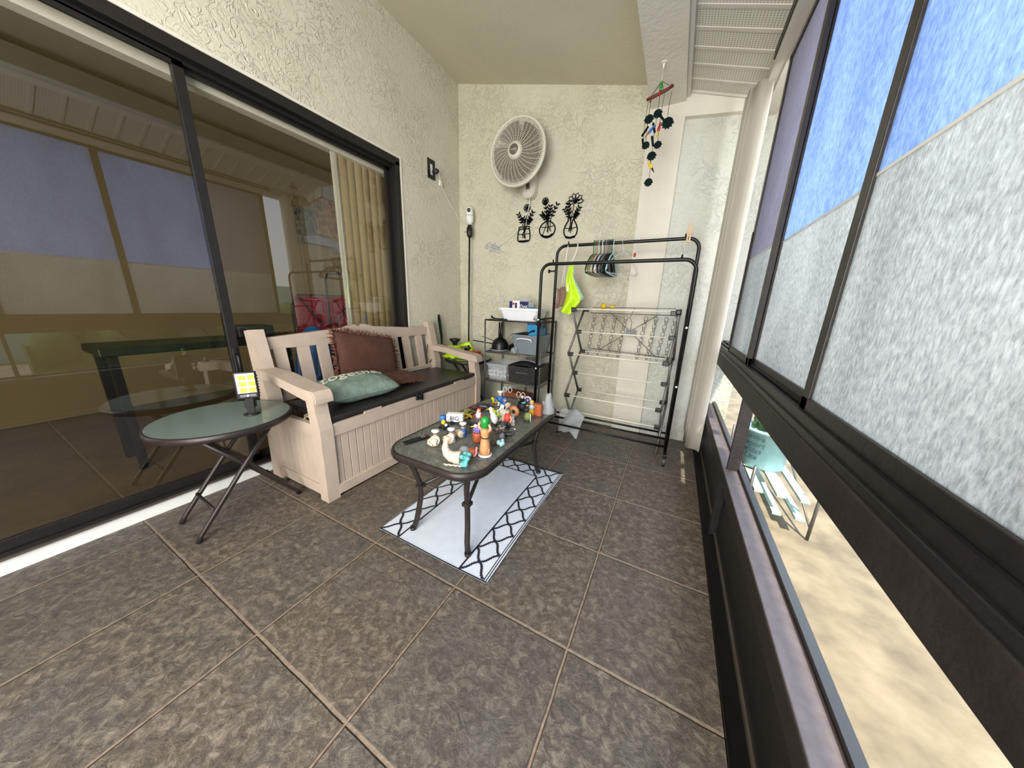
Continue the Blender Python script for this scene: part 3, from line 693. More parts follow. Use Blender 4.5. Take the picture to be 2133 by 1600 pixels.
for y0, y1 in ((Y0-.03, Y0+.19), (Y1-.19, Y1+.03)):
    b = B()
    b.prism([(BX+.05, 1.50), (BX+.5, 1.475), (-1.35, 1.42), (-1.08, 1.395), (-1.0, 1.385), (FX+.015, 1.35), (FX+.03, 1.30), (FX+.03, 1.25), (FX-.06, 1.25), (-1.15, 1.285), (-1.5, 1.33), (BX+.5, 1.37), (BX+.05, 1.38)], y1-y0, 'y', y0)
    bmesh.ops.bevel(b.bm, geom=[e for e in b.bm.edges if abs(e.verts[0].co.y - e.verts[1].co.y) < 1e-6], offset=.014, segments=2, affect='EDGES')
    obj('armrest', b, 'resin', t)
def planked(axis, at, a0, a1, z0, z1, thick, n, dirn):
    """panel of vertical boards with v-grooves"""
    poly = []
    w = (a1 - a0) / n
    for k in range(n):
        s_ = a0 + k*w; poly += [(s_ + .008, 0), (s_ + w - .008, 0), (s_ + w, -.018)]
    bb = B()
    if axis == 'y':  # boards run along y, face looks to +x
        bb.prism([(p[1] + at, p[0]) for p in poly] + [(at - thick, a1), (at - thick, a0)], z1 - z0, 'z', z0)
    else:
        bb.prism([(p[0], at - p[1]) for p in poly] + [(a1, at + thick), (a0, at + thick)], z1 - z0, 'z', z0)
    return bb
b = planked('y', FX-.04, Y0+.15, Y1-.15, .16, .84, .03, 29, 1); obj('front_panel', b, 'resin', t)
for z0, z1 in ((.80, .955), (.04, .17)): b = B(); b.box(FX-.075, Y0+.14, z0, FX-.015, Y1-.14, z1, .008); obj('front_rail', b, 'resin', t)
for yy, sg in ((Y0+.05, 1), (Y1-.09, 1)):
    b = planked('x', yy, BX+.17, FX-.16, .16, .84, .03, 8, 1); obj('side_panel', b, 'resin', t)
    for z0, z1 in ((.80, .96), (.04, .17)): b = B(); b.box(BX+.16, yy-.025, z0, FX-.15, yy+.04, z1, .006); obj('side_rail', b, 'resin', t)
b = B(); b.box(BX+.02, Y0+.10, .10, BX+.06, Y1-.10, .96); b.box(BX+.05, Y0+.1, .05, FX-.08, Y1-.1, .08); obj('back_panel', b, 'resin', t)
b = B(); b.box(BX+.20, Y0+.17, .975, FX-.03, Y1-.17, 1.035, .012)
for k in range(1, 6): b.box(BX+.20, Y0+.17, 1.033, FX-.05, Y0+.18, 1.036)
lid = obj('lid', b, 'lid', t)
for y0 in (1.72, 3.55): b = B(); b.box(FX-.04, y0, .955, FX-.008, y0+.26, .985, .003); obj('lid_tab', b, 'resin', lid)
b = B(); b.box(FX-.035, 2.60, .90, FX+.012, 2.66, 1.0, .006); b.box(FX-.015, 2.69, .88, FX+.02, 2.73, .99, .006); b.tube([(FX+.01, 2.64, .97), (FX+.03, 2.67, .95), (FX+.012, 2.70, .92)], .008, 6); obj('latch', b, 'plast', t)
def wave(y): 
    c = (Y0 + Y1)/2; d = abs(y - c)/1.45
    d2 = abs(y - 2.64)
    base = 1.86 + .09*max(0, 1 - d2/1.3)
    if d2 < .24: base += .035*math.cos(d2/.24*PI/2) ** .5
    return base - (.07*(1 - d2/.06) if d2 < .06 else 0)
ys = [Y0+.12 + i*(Y1-Y0-.24)/80 for i in range(81)]
b = B(); b.prism([(y, 1.71) for y in ys] + [(y, wave(y)) for y in reversed(ys)], .07, 'x', BX-.07); obj('top_rail', b, 'resin', t)
b = B(); b.box(BX+.03, Y0+.13, 1.02, BX+.10, Y1-.13, 1.10, .01); obj('lower_rail', b, 'resin', t)
for y in (1.45, 1.75, 2.02, 2.33, 2.64, 2.95, 3.34, 3.62, 3.96):
    b = B(); b.prism([(BX+.04, 1.06), (BX+.09, 1.06), (BX-.01, 1.75), (BX-.06, 1.75)], .15, 'y', y-.075); obj('back_slat', b, 'resin', t)

# cushions on the bench
def cushion(center, ux, uy, w, h, th, pinch=.12):
    """soft square pillow: returns B and frame"""
    b = B(); ux, uy = Vector(ux).normalized(), Vector(uy).normalized(); uz = ux.cross(uy).normalized(); c = Vector(center)
    def side(s):
        def fn(u, v):
            a, d = 2*u-1, 2*v-1
            k = max(0, (1 - abs(a)**2.6)) ** .5 * max(0, (1 - abs(d)**2.6)) ** .5
            aa = a*(1 - pinch*(1 - d*d)*.35*abs(a)); dd = d*(1 - pinch*(1 - a*a)*.35*abs(d))
            wr = .02*math.sin(7*a + 3*d) + .015*math.sin(11*d - 4*a)
            return c + ux*aa*w/2 + uy*dd*h/2 + uz*s*(th/2*k*(1 + wr*2))
        return fn
    b.grid(side(1), 22, 22); b.grid(side(-1), 22, 22)
    bmesh.ops.remove_doubles(b.bm, verts=b.bm.verts[:], dist=.0005)
    return b, c, ux, uy, uz
t = thing('throw_pillow', 'brown ribbed square pillow with fringe leaning on the bench back', 'pillow', (-1.98, 2.55, 1.04))
bq, c, ux, uy, uz = cushion((-1.95, 2.56, 1.46), (.06, 1, -.20), (-.30, .14, 1), 1.04, .76, .26)
obj('pillow_cover', bq, 'brownf', t)
b = B()
for k in range(520):
    s_ = k/520*4; e = int(s_); w = (s_ - e)*2 - 1
    a, d = [(w, 1), (1, -w), (-w, -1), (-1, w)][e]
    oa, od = [(0, 1), (1, 0), (0, -1), (-1, 0)][e]
    p = c + ux*a*.51 + uy*d*.37 + uz*random.uniform(-.015, .015)
    q_ = p + (ux*oa + uy*od)*random.uniform(.03, .075) + ux*random.uniform(-.03, .03) + uy*random.uniform(-.03, .03) + uz*random.uniform(-.025, .025)
    b.tube([p, (p+q_)/2 + uz*.006, q_], [.007, .007, .004], 3)
o = obj('fringe', b, 'fringe', t); o['kind'] = 'stuff'
# second brown cover lying flat
t = thing('throw_pillow', 'brown fringed pillow lying flat on the bench lid behind the green one', 'pillow', (-1.55, 2.9, 1.04))
bq, c, ux, uy, uz = cushion((-1.63, 2.78, 1.13), (.12, 1, -.03), (-1, .12, .10), .80, .50, .16)
obj('pillow_cover', bq, 'brownf', t)
b = B()
for k in range(260):
    s_ = k/260*4; e = int(s_); w = (s_ - e)*2 - 1
    a, d = [(w, 1), (1, -w), (-w, -1), (-1, w)][e]; oa, od = [(0, 1), (1, 0), (0, -1), (-1, 0)][e]
    p = c + ux*a*.39 + uy*d*.24
    q_ = p + (ux*oa + uy*od)*random.uniform(.03, .07) + ux*random.uniform(-.03, .03) + uz*random.uniform(-.03, .02)
    b.tube([p, (p+q_)/2, q_], [.007, .007, .004], 3)
o = obj('fringe', b, 'fringe', t); o['kind'] = 'stuff'
t = thing('throw_pillow', 'sage green velvet pillow with cream script lying on the bench lid', 'pillow', (-1.45, 1.95, 1.04))
bq, c, ux, uy, uz = cushion((-1.46, 1.97, 1.20), (.10, 1, .0), (-1, .10, .16), 1.0, .62, .30, .05)
obj('pillow_cover', bq, 'greenf', t)
bb = text_mesh('together', .26, Matrix(), .003, .35)
for v in bb.bm.verts:
    a, d = v.co.x/.5 * 1.0, v.co.y/.31 + .35
    k = max(0, 1 - abs(a)**2.6) ** .5 * max(0, 1 - min(1, abs(d))**2.6) ** .5
    v.co = c + ux*v.co.x + uy*(v.co.y + .11) + uz*(.15*k + .006 + v.co.z)
obj('script_lettering', bb, 'cream', t)
b = B(); b.tube([(c + ux*a*.46 + uy*(-.305) + uz*.0) for a in [-1 + i*.1 for i in range(21)]], .008, 6); obj('seam', b, 'greenf', t)
# knotted rope end under the lid
b = B()
for k in range(26): b.tube([Vector((-1.45 + random.random()*.28, 1.24 + random.random()*.05, .965)) + Vector((random.uniform(-.02,.02), random.uniform(-.02,.02), s*.012)) for s in range(4)], .014, 5)
tag(obj('knotted_rope', b, 'drift'), 'cream knotted cord poking out by the near armrest of the bench', 'rope')

# ------------------------------------------------------------------ wall fan
FC = Vector((-.66, 5.03, 5.05)); FR = .56
t = thing('wall_fan', 'round cream oscillating wall fan on the back wall', 'fan', (-.55, 5.5, 4.4))
def ringy(r, y, tube_r, n=64, seg=6):
    return [(FC.x + r*math.cos(2*PI*k/n), FC.y + y, FC.z + r*math.sin(2*PI*k/n)) for k in range(n)], tube_r, seg
b = B()
P_, tr, sg = ringy(FR-.02, 0, .028); b.tube(P_, tr, 8, closed=True, flat=(1, 1.2))
P_, tr, sg = ringy(FR-.06, -.01, .014); b.tube(P_, tr, 6, closed=True); obj('guard_rim', b, 'fan', t)
b = B()
def gy(r): return -.10 + .10*(r/FR)**3
for i in range(16):
    r = .15 + i*.0235; P_, tr, sg = ringy(r, gy(r), .0036, 56, 4); b.tube(P_, tr, 4, closed=True)
for k in range(30):
    a = 2*PI*k/30
    pts = []
    for i in range(9):
        r = .12 + (FR-.15)*i/8; aa = a + .30*(i/8)**1.5
        pts.append((FC.x + r*math.cos(aa), FC.y + gy(r) - .003, FC.z + r*math.sin(aa)))
    b.tube(pts, .0042, 4)
for k in range(96):
    a = 2*PI*k/96
    b.tube([(FC.x + r*math.cos(a), FC.y + gy(r), FC.z + r*math.sin(a)) for r in (.46, .50, .545)], .0045, 4)
obj('front_grille', b, 'fan', t)
b = B(); b.lathe([(.0,-.02),(.09,-.02),(.13,0),(.145,.03),(.145,.05)], (FC.x, FC.y-.115, FC.z), 32, 'y', cap=False); obj('hub_ring', b, 'fan', t)
b = B(); b.lathe([(0,-.012),(.08,-.01),(.088,0)], (FC.x, FC.y-.135, FC.z), 28, 'y', cap=False); hb = obj('hub_badge', b, 'fand', t)
bb = text_mesh('Lasko', .05, basis((FC.x, FC.y-.150, FC.z-.004), (1,0,0), (0,0,1)), .001, .2); obj('badge_lettering', bb, 'fan', hb)
for k in range(5):
    b = B(); a0 = 2*PI*k/5 + .5
    b.grid(lambda u, v, a0=a0: (FC.x + (.06+.42*u)*math.cos(a0 + (v-.5)*(1.15 - .1*u) + .3*u), FC.y + .0 + .05*(v-.5), FC.z + (.06+.42*u)*math.sin(a0 + (v-.5)*(1.0-.1*u) + .3*u)), 8, 8)
    obj('fan_blade', b, 'fand', t, solid=.002)
b = B()
for i in range(6):
    r = .12 + i*.08; P_, tr, sg = ringy(r, .12 - .1*(r/FR)**3, .0036, 48, 4); b.tube(P_, tr, 4, closed=True)
for k in range(40):
    a = 2*PI*k/40; b.tube([(FC.x + r*math.cos(a), FC.y + .12 - .1*(r/FR)**3, FC.z + r*math.sin(a)) for r in (.1, .3, .45, .55)], .0036, 4)
obj('rear_grille', b, 'fand', t)
b = B(); b.lathe([(.10,.10),(.13,.14),(.13,.26),(.08,.34)], (FC.x, FC.y, FC.z), 24, 'y'); obj('motor_housing', b, 'fan', t)
b = B(); b.prism([(-.60,5.05),(-.69,4.55),(-.66,4.43),(-.60,4.38),(-.50,4.38),(-.44,4.43),(-.41,4.55),(-.46,5.05)], .17, 'y', 5.325)
bmesh.ops.bevel(b.bm, geom=b.bm.edges[:], offset=.02, segments=2, affect='EDGES'); obj('wall_mount', b, 'fan', t)
b = B(); b.box(-.595, 5.312, 4.53, -.515, 5.326, 4.64, .006); pd = obj('control_pad', b, 'fand', t)
b = B(); b.lathe([(.022,0),(.022,-.012),(0,-.014)], (-.555, 5.312, 4.585), 12, 'y', cap=False); obj('button', b, 'dark', pd)
b = B(); b.tube([(-.55, 5.40, 4.38), (-.56, 5.45, 4.30), (-.62, 5.47, 4.15), (-.72, 5.48, 3.98), (-.90, 5.48, 3.80), (-1.1, 5.48, 3.66), (-1.25, 5.47, 3.58), (-1.4, 5.46, 3.64), (-1.5, 5.45, 3.55), (-1.35, 5.45, 3.48), (-1.2, 5.46, 3.46)], .008, 5); obj('power_cord', b, 'white', t)

# cut metal vases
def vase_art(cx, kind, label):
    t = thing('wall_art', label, 'wall art', (cx, 5.47, 3.64), 'cut metal vases on the back wall')
    y = 5.475
    def T(pts, r=.011, closed=False, bb=None): bb.tube([(cx + p[0], y, p[1]) for p in pts], r, 5, closed=closed, flat=(1, .8))
    def leaf(bb, p, a, l, w):
        u = Vector((math.cos(a), math.sin(a))); n = Vector((-u.y, u.x)); p = Vector(p)
        o_ = [p, p + u*l*.35 + n*w, p + u*l*.7 + n*w*.7, p + u*l, p + u*l*.7 - n*w*.7, p + u*l*.35 - n*w]
        bb.prism([(cx + v.x, v.y) for v in o_], .012, 'y', y - .006)
    v = B(); s = B(); fl = B()
    if kind == 0:
        T([(-.11,3.87),(-.12,3.84),(-.135,3.80),(-.14,3.72),(-.135,3.66),(-.11,3.635),(0,3.625),(.11,3.635),(.135,3.66),(.14,3.72),(.135,3.80),(.12,3.84),(.11,3.87)], .012, False, v)
        T([(-.11,3.87),(.11,3.87)], .012, False, v); T([(-.12,3.91),(.12,3.91)], .012, False, v); T([(-.12,3.91),(-.12,3.87)], .01, False, v); T([(.12,3.91),(.12,3.87)], .01, False, v); T([(-.13,3.78),(0,3.77),(.13,3.78)], .008, False, v)
        T([(-.1,3.645),(0,3.638),(.1,3.645)], .02, False, v)
        sts = [((-.03,3.70),(.02,3.95),(.06,4.18)), ((.04,3.68),(-.02,3.95),(-.13,4.14)), ((0,3.7),(.03,3.95),(.17,4.15)), ((.02,3.7),(0,4.0),(-.02,4.06)), ((-.04,3.75),(.05,3.95),(.13,4.03))]
        top = (.05, 4.25, .075)
    elif kind == 1:
        T([(.055,3.98)] + [(.165*math.cos(a), 3.82 + .145*math.sin(a)) for a in [1.15 - i*(2*PI - .75)/24 for i in range(25)]] + [(-.055,3.98)], .012, False, v)
        T([(-.055,3.97),(.055,3.97)], .012, False, v); T([(-.05,4.02),(.05,4.02)], .014, False, v); T([(-.13,3.87),(0,3.86),(.13,3.88)], .008, False, v)
        T([(-.12,3.73),(-.05,3.692),(.05,3.692),(.12,3.73)], .024, False, v)
        sts = [((-.09,3.74),(0,3.95),(.0,4.12)), ((.02,3.76),(0,3.98),(-.06,4.26)), ((.08,3.78),(0,3.98),(.17,4.24)), ((0,3.78),(.02,4.0),(.04,4.22)), ((.05,3.8),(0,4.0),(-.12,4.10))]
        top = (-.07, 4.33, .07)
    else:
        T([(-.06,4.0),(-.06,3.94),(-.11,3.86),(-.135,3.78),(-.12,3.70),(-.08,3.645),(0,3.635),(.08,3.645),(.12,3.70),(.135,3.78),(.11,3.86),(.06,3.94),(.06,4.0)], .012, False, v)
        T([(-.065,4.0),(.065,4.0)], .012, False, v); T([(-.12,3.82),(0,3.80),(.12,3.82)], .008, False, v); T([(-.09,3.66),(0,3.64),(.09,3.66)], .022, False, v)
        sts = [((-.04,3.75),(0,3.95),(.03,4.22)), ((.03,3.76),(0,3.98),(-.13,4.14)), ((0,3.72),(.01,3.98),(.13,4.14)), ((.02,3.8),(-.02,4.0),(-.08,4.22)), ((-.02,3.76),(.02,4.0),(.1,4.05))]
        top = (.05, 4.28, .0)
    for st in sts:
        P0, P1, P2 = [Vector(a) for a in st]
        pts = [((1-k)**2*P0 + 2*k*(1-k)*P1 + k*k*P2) for k in [i/8 for i in range(9)]]
        T([(p.x, p.y) for p in pts], .007, False, s)
        d = (pts[-1] - pts[-2]); a = math.atan2(d.y, d.x)
        for k in (5, 6, 7, 8):
            if st is sts[0] and kind != 1: break
            leaf(s, pts[k], a + .8, .07, .014); leaf(s, pts[k], a - .8, .07, .014)
    cx2, cz, rr = top
    if kind < 2:
        for k in range(6):
            a = k*PI/3; T([(cx2 + rr*.55*math.cos(a) + rr*.42*math.cos(j*PI/5), cz + rr*.5*math.sin(a) + rr*.42*math.sin(j*PI/5)) for j in range(10)], .0075, True, fl)
    else:
        for k in range(6):
            a = PI*(.02 + .192*k); l = .15; u = Vector((math.cos(a), math.sin(a))); n = Vector((-u.y, u.x)); p = Vector((cx2, cz - .03))
            T([tuple(p + u*l*s_ + n*w_) for s_, w_ in ((0,0),(.4,.03),(.8,.032),(1.05,0),(.8,-.032),(.4,-.03))], .009, True, fl)
        fl.ball((cx + cx2, y, cz - .03), (.03, .008, .03), 8)
    obj('vase_outline', v, 'ink', t); obj('stems', s, 'ink', t); obj('flower_head', fl, 'ink', t)
vase_art(-.68, 0, 'black cut metal jar with a rose, leftmost on the back wall')
vase_art(-.17, 1, 'black cut metal round bottle with a small rose, middle of the three')
vase_art(.31, 2, 'black cut metal vase with an open daisy, rightmost of the three')

# blank box opening with a night plug on the left wall
t = thing('outlet_plate', 'black rectangular wall plate with open centre on the left wall', 'wall plate', (XL, 4.6, 4.7))
b = B(); b.box(XL, 4.50, 4.71, XL+.015, 4.70, 4.78); b.box(XL, 4.50, 4.97, XL+.015, 4.70, 5.05); b.box(XL, 4.50, 4.78, XL+.015, 4.56, 4.97); b.box(XL, 4.64, 4.78, XL+.015, 4.70, 4.97); obj('plate_frame', b, 'plast', t)
b = B(); b.box(XL, 4.56, 4.78, XL+.004, 4.64, 4.97); obj('plate_opening', b, 'white', t)
t = thing('plug_adapter', 'dark plug sticking out of the black wall plate', 'plug', (XL+.016, 4.64, 4.82))
b = B(); b.lathe([(.03,.006),(.045,.03),(.05,.10),(.03,.14)], (XL+.016, 4.63, 4.84), 14, 'x'); obj('plug_body', b, 'dark', t)
b = B(); b.tube([(XL+.15, 4.63, 4.84), (XL+.13, 4.7, 4.76), (XL+.06, 4.85, 4.60), (XL+.03, 5.1, 4.45), (XL+.03, 5.3, 4.30), (XL+.06, 5.42, 4.15), (-2.0, 5.40, 4.05), (-1.95, 5.34, 3.96)], .006, 5); obj('cable', b, 'white', t)
b = B(); b.box(XL+.01, 4.80, 4.66, XL+.04, 4.88, 4.76, .008); tag(obj('cable_clip', b, 'white'), 'small white clip on the cable below the black wall plate', 'clip')

# ------------------------------------------------------------------ floor lamp pole with camera bulb
LX, LY = -1.95, 5.28
t = thing('floor_lamp', 'thin black floor lamp pole without a shade in the back left corner', 'lamp', (LX, LY, 0))
b = B(); b.lathe([(0,0),(.26,0),(.27,.03),(.06,.06),(.03,.10),(.02,.10)], (LX, LY, 0), 28, cap=False); obj('base', b, 'blackm', t)
b = B(); b.tube([(LX, LY, .06), (LX+.015, LY, 2.0), (LX+.045, LY, 3.75)], .018, 10); obj('pole', b, 'blackm', t)
b = B(); b.lathe([(.02,0),(.05,.03),(.065,.08),(.065,.20),(.045,.22),(.04,.26)], (LX+.05, LY, 3.74), 18)
b.tube([(LX+.05, LY, 3.87), (LX-.08, LY-.01, 3.87)], .007, 5); obj('bulb_socket', b, 'plast', t)
t = thing('camera_bulb', 'white bulb shaped security camera screwed into the floor lamp pole', 'camera', (LX+.055, LY, 4.0))
b = B(); b.lathe([(.035,0),(.075,.07),(.085,.14),(.08,.18)], (LX+.055, LY, 4.0), 20); obj('bulb_base', b, 'white', t)
b = B(); b.lathe([(.075,0),(.075,.08),(.06,.14),(.03,.17),(0,.175)], (LX+.055, LY, 4.185), 20, cap=False); hd = obj('camera_head', b, 'white', t)
b = B(); b.lathe([(0,-.012),(.036,-.012),(.04,0)], (LX+.085, LY-.075, 4.27), 18, 'y', cap=False); obj('lens_ring', b, 'plast', hd)
b = B(); b.lathe([(0,-.004),(.016,0)], (LX+.085, LY-.089, 4.27), 12, 'y', cap=False); obj('lens', b, 'chrome', hd)
# tangle of clear cord beside it
b = B(); pts = []
for k in range(70):
    a = k*.55; pts.append((-1.55 + .13*math.cos(a) + .004*k + .05*math.sin(a*.37), 5.455, 3.62 + .05*math.sin(a*1.3) - .002*k))
b.tube(pts, .006, 4)
tag(obj('string_light_cord', b, 'film'), 'clear tangled cord hanging on the wall beside the floor lamp top', 'cord')

# ------------------------------------------------------------------ wire shelf
SX0, SX1, SY0, SY1 = -1.08, .17, 4.66, 5.40
t = thing('wire_shelf', 'four tier dark metal shelf unit standing by the back wall', 'shelf', ((SX0+SX1)/2, 5.0, 0))
for x in (SX0, SX1):
    for y in (SY0, SY1): b = B(); b.tube([(x, y, 0), (x, y, 2.06)], .017, 8); obj('leg', b, 'greym', t)
for x in (-.46,):
    b = B(); b.tube([(x, SY1, 0), (x, SY1, 2.05)], .012, 6); obj('back_upright', b, 'greym', t)
tiers = (.22, .80, 1.40, 2.05)
for z in tiers:
    b = B(); ss = [(SX0, SY0, z), (SX1, SY0, z), (SX1, SY1, z), (SX0, SY1, z)]
    b.tube(ss, .016, 6, closed=True)
    for k in range(1, 22): x = SX0 + (SX1-SX0)*k/22; b.tube([(x, SY0, z-.006), (x, SY1, z-.006)], .0055, 4)
    if z > 2: b.box(SX0+.01, SY0+.01, z-.012, SX1-.01, SY1-.01, z+.004)
    obj('shelf_tier', b, 'metal' if z > 2 else 'greym', t)
z = 2.058
t = thing('plastic_tub', 'white plastic tub on the top tier of the shelf unit', 'tub', (-.36, 4.98, z))
def tub(x0, x1, y0, y1, z0, z1, tp=.05, th=.014, lip=.02):
    b = B(); bm = b.bm
    def rr(e, zz, inset=0): return [bm.verts.new((px, py, zz)) for px, py in rrect(x0 + tp*(1-e) + inset, x1 - tp*(1-e) - inset, y0 + tp*(1-e) + inset, y1 - tp*(1-e) - inset, .06, 4)]
    R_ = [rr(0, z0), rr(.9, z1-.04), rr(.92, z1-.04, -lip), rr(1, z1, -lip), rr(1, z1, th), rr(0, z0+.02, th)]
    fs = []
    for A, Q in zip(R_, R_[1:]):
        n = len(A)
        for k in range(n): fs.append(bm.faces.new((A[k], A[(k+1) % n], Q[(k+1) % n], Q[k])))
    fs.append(bm.faces.new(R_[0])); fs.append(bm.faces.new(R_[-1])); b._faces(fs)
    return b
obj('tub_body', tub(-.78, .04, 4.70, 5.26, z, 2.30, .06), 'tubw', t)
b = B(); b.lathe([(.02,0),(.02,-.004)], (-.03, 4.742, 2.16), 12, 'y'); b.box(-.055, 4.738, 2.09, -.005, 4.742, 2.13); obj('recycling_mark', b, 'grey', t)
t = thing('clear_canister', 'clear plastic container with navy dust cloth packaging in the white tub', 'container', (-.42, 4.9, 2.09))
b = B(); b.box(-.62, 4.84, 2.085, -.22, 5.12, 2.44, .02); obj('pack_body', b, 'tubw', t)
b = B(); b.box(-.625, 4.830, 2.12, -.56, 4.842, 2.43); b.box(-.395, 4.830, 2.12, -.215, 4.842, 2.43); b.box(-.50, 4.830, 2.12, -.46, 4.842, 2.40); obj('printed_label', b, 'navy', t)
bb = text_mesh('Dust', .085, basis((-.305, 4.826, 2.335), (1,0,0), (0,0,1)), .002); obj('label_lettering', bb, 'white', t)
b = B(); b.box(-.345, 4.826, 2.26, -.27, 4.83, 2.275); b.lathe([(.022,0),(.022,-.003)], (-.53, 4.83, 2.38), 12, 'y'); obj('red_logo', b, 'red', t)
b = B(); b.box(-.52, 4.85, 2.445, -.18, 5.14, 2.475, .01); obj('lid', b, 'film', t)
t = thing('wipes_pack', 'bright blue soft pack lying in the white tub', 'pack', (-.1, 4.9, 2.1))
b = B(); b.box(-.24, 4.80, 2.10, .0, 5.05, 2.315, .03, Matrix.Rotation(.12, 3, 'Y')); obj('pack_body', b, 'blue', t)
b = B(); b.box(-.06, 4.797, 2.26, -.02, 4.803, 2.30); b.box(-.13, 4.797, 2.25, -.08, 4.803, 2.28); obj('print', b, 'dark', t)
b = B(); b.tube([(-.98, 4.76, 2.10), (-.9, 4.76, 2.08), (-.66, 4.74, 2.075)], [.02,.012,.012], 6); b.box(-.80, 4.70, 2.06, -.62, 4.80, 2.085, .006); b.ball((-.985, 4.76, 2.115), .022, 8)
tag(obj('window_squeegee', b, 'plast'), 'black handled scraper lying on the top shelf tier left of the tub', 'scraper')
# frying pans
t = thing('frying_pan', 'black frying pan stack with handles up on the second shelf tier', 'pan', (-.78, 4.9, 1.41))
b = B(); b.lathe([(0,0),(.13,0),(.20,.05),(.215,.05),(.14,-.005),(0,-.006)], (-.80, 4.78, 1.425), 26, cap=False); obj('lower_pan', b, 'grey', t)
b = B(); b.lathe([(.175,.0),(.17,.12),(.12,.20),(.05,.245),(0,.25)], (-.80, 4.80, 1.46), 24, cap=False); obj('pan_body', b, 'blackm', t)
for dx in (-.022, .03):
    b = B(); b.tube([(-.80+dx, 4.80, 1.68), (-.80+dx, 4.80, 1.80), (-.80+dx, 4.80, 2.0)], [.022,.026,.016], 8); b.ball((-.80+dx, 4.80, 2.005), .012, 6); obj('handle', b, 'plast', t)
for p0, p1, rr in (((-.95, 4.78, 1.56), (-1.42, 4.72, 1.60), .02), ((-.93, 4.8, 1.62), (-1.22, 4.75, 1.70), .012)):
    b = B(); b.tube([p0, p1], rr, 8, flat=(1, .6)); obj('handle', b, 'plast', t)
t = thing('square_skillet', 'black square skillet leaning beside the pan stack on the shelf', 'pan', (-.5, 4.8, 1.41))
b = B(); b.box(-.60, 4.74, 1.47, -.40, 4.98, 1.53, .012, Matrix.Rotation(.35, 3, 'Y') @ Matrix.Rotation(.3, 3, 'X')); obj('pan_body', b, 'blackm', t)
b = B(); b.box(-.64, 4.80, 1.56, -.44, 4.95, 1.59, .006, Matrix.Rotation(-.5, 3, 'Y')); obj('handle', b, 'plast', t)
# grey bin with clothes
t = thing('storage_bin', 'translucent grey storage bin with a white handle on the second shelf tier', 'bin', (-.1, 5.0, 1.42))
obj('bin_body', tub(-.50, .13, 4.68, 5.32, 1.422, 1.80, .06), 'greyt', t)
b = B(); b.tube([(-.34, 4.672, 1.68), (-.33, 4.64, 1.72), (-.25, 4.635, 1.735), (-.12, 4.635, 1.735), (-.04, 4.64, 1.72), (-.03, 4.672, 1.66)], .014, 6); obj('handle', b, 'white', t)
b = B(); b.grid(lambda u, v: (-.46 + .44*u, 4.74 + .5*v, 1.76 + .22*u*math.sin(PI*v*.7+.5) + .02*math.sin(9*u)), 12, 10)
tag(obj('folded_cloth', b, 'cloth', solid=.006), 'black cloth heaped in the left of the grey bin', 'cloth')
b = B(); b.prism([(-.14, 1.66), (.09, 1.62), (.08, 1.93), (-.02, 2.01), (-.20, 2.0)], .30, 'y', 4.78); b.box(-.12, 4.77, 1.70, -.09, 4.80, 1.99, .004, Matrix.Rotation(-.2, 3, 'Y'))
tag(obj('shopping_bag', b, 'blue'), 'blue printed bag standing in the right of the grey bin', 'bag')
b = B()
for k in range(9): b.tube([Vector((-.40 + random.uniform(-.08,.08), 4.655 + random.uniform(-.005,.005), 1.425 + random.random()*.12)) for _ in range(4)], .012, 5)
tag(obj('plastic_wrap', b, 'film'), 'crumpled clear plastic in front of the grey bin', 'wrap')
# clear drawer of bulbs
t = thing('bulb_bin', 'clear plastic drawer full of white bulbs on the third shelf tier', 'drawer', (-.85, 5.0, .82))
obj('bin_body', tub(-1.06, -.58, 4.68, 5.32, .822, 1.16, .03), 'film2', t)
b = B(); b.tube([(-.97, 4.672, 1.05), (-.96, 4.645, 1.09), (-.70, 4.645, 1.09), (-.69, 4.672, 1.05)], .012, 6); obj('handle', b, 'film', t)
k = 0
for ix in range(5):
    for iz in range(2):
        for iy in range(2):
            c_ = Vector((-1.0 + ix*.088, 4.78 + iy*.13, .90 + iz*.085)); k += 1
            b = B(); b.ball(c_, (.036, .036, .036), 10); d_ = Vector((random.uniform(-1,1), -.6, random.uniform(-.3,.6))).normalized(); b.tube([c_ + d_*.02, c_ + d_*.06], [.026,.018], 8)
            tag(obj('light_bulb', b, 'white'), 'small white bulb inside the clear drawer on the shelf', 'bulb', 'white bulbs in the clear drawer')
# dark basket
t = thing('woven_basket', 'dark brown woven strap basket with a metal bar on the third shelf tier', 'basket', (-.2, 5.0, .82))
obj('basket_body', tub(-.56, .13, 4.68, 5.34, .822, 1.17, .02, lip=.0), 'basket', t)
b = B(); b.box(-.36, 4.664, 1.035, -.10, 4.674, 1.055, .003); obj('pull_bar', b, 'alum', t)
b = B(); b.grid(lambda u, v: (-.54 + .66*u, 4.70 + .6*v, 1.15 + .10*math.sin(PI*u)*(.6+.4*math.sin(PI*v))), 14, 10)
tag(obj('folded_liner', b, 'cloth', solid=.006), 'black cloth liner bulging out of the dark basket', 'cloth')
b = B(); b.grid(lambda u, v: (-.66 + .78*u, 4.76 + .5*v, 1.16 + .14*math.sin(PI*u*.8) + .0*v), 14, 8)
obj('lid', b, 'film', t, solid=.004)
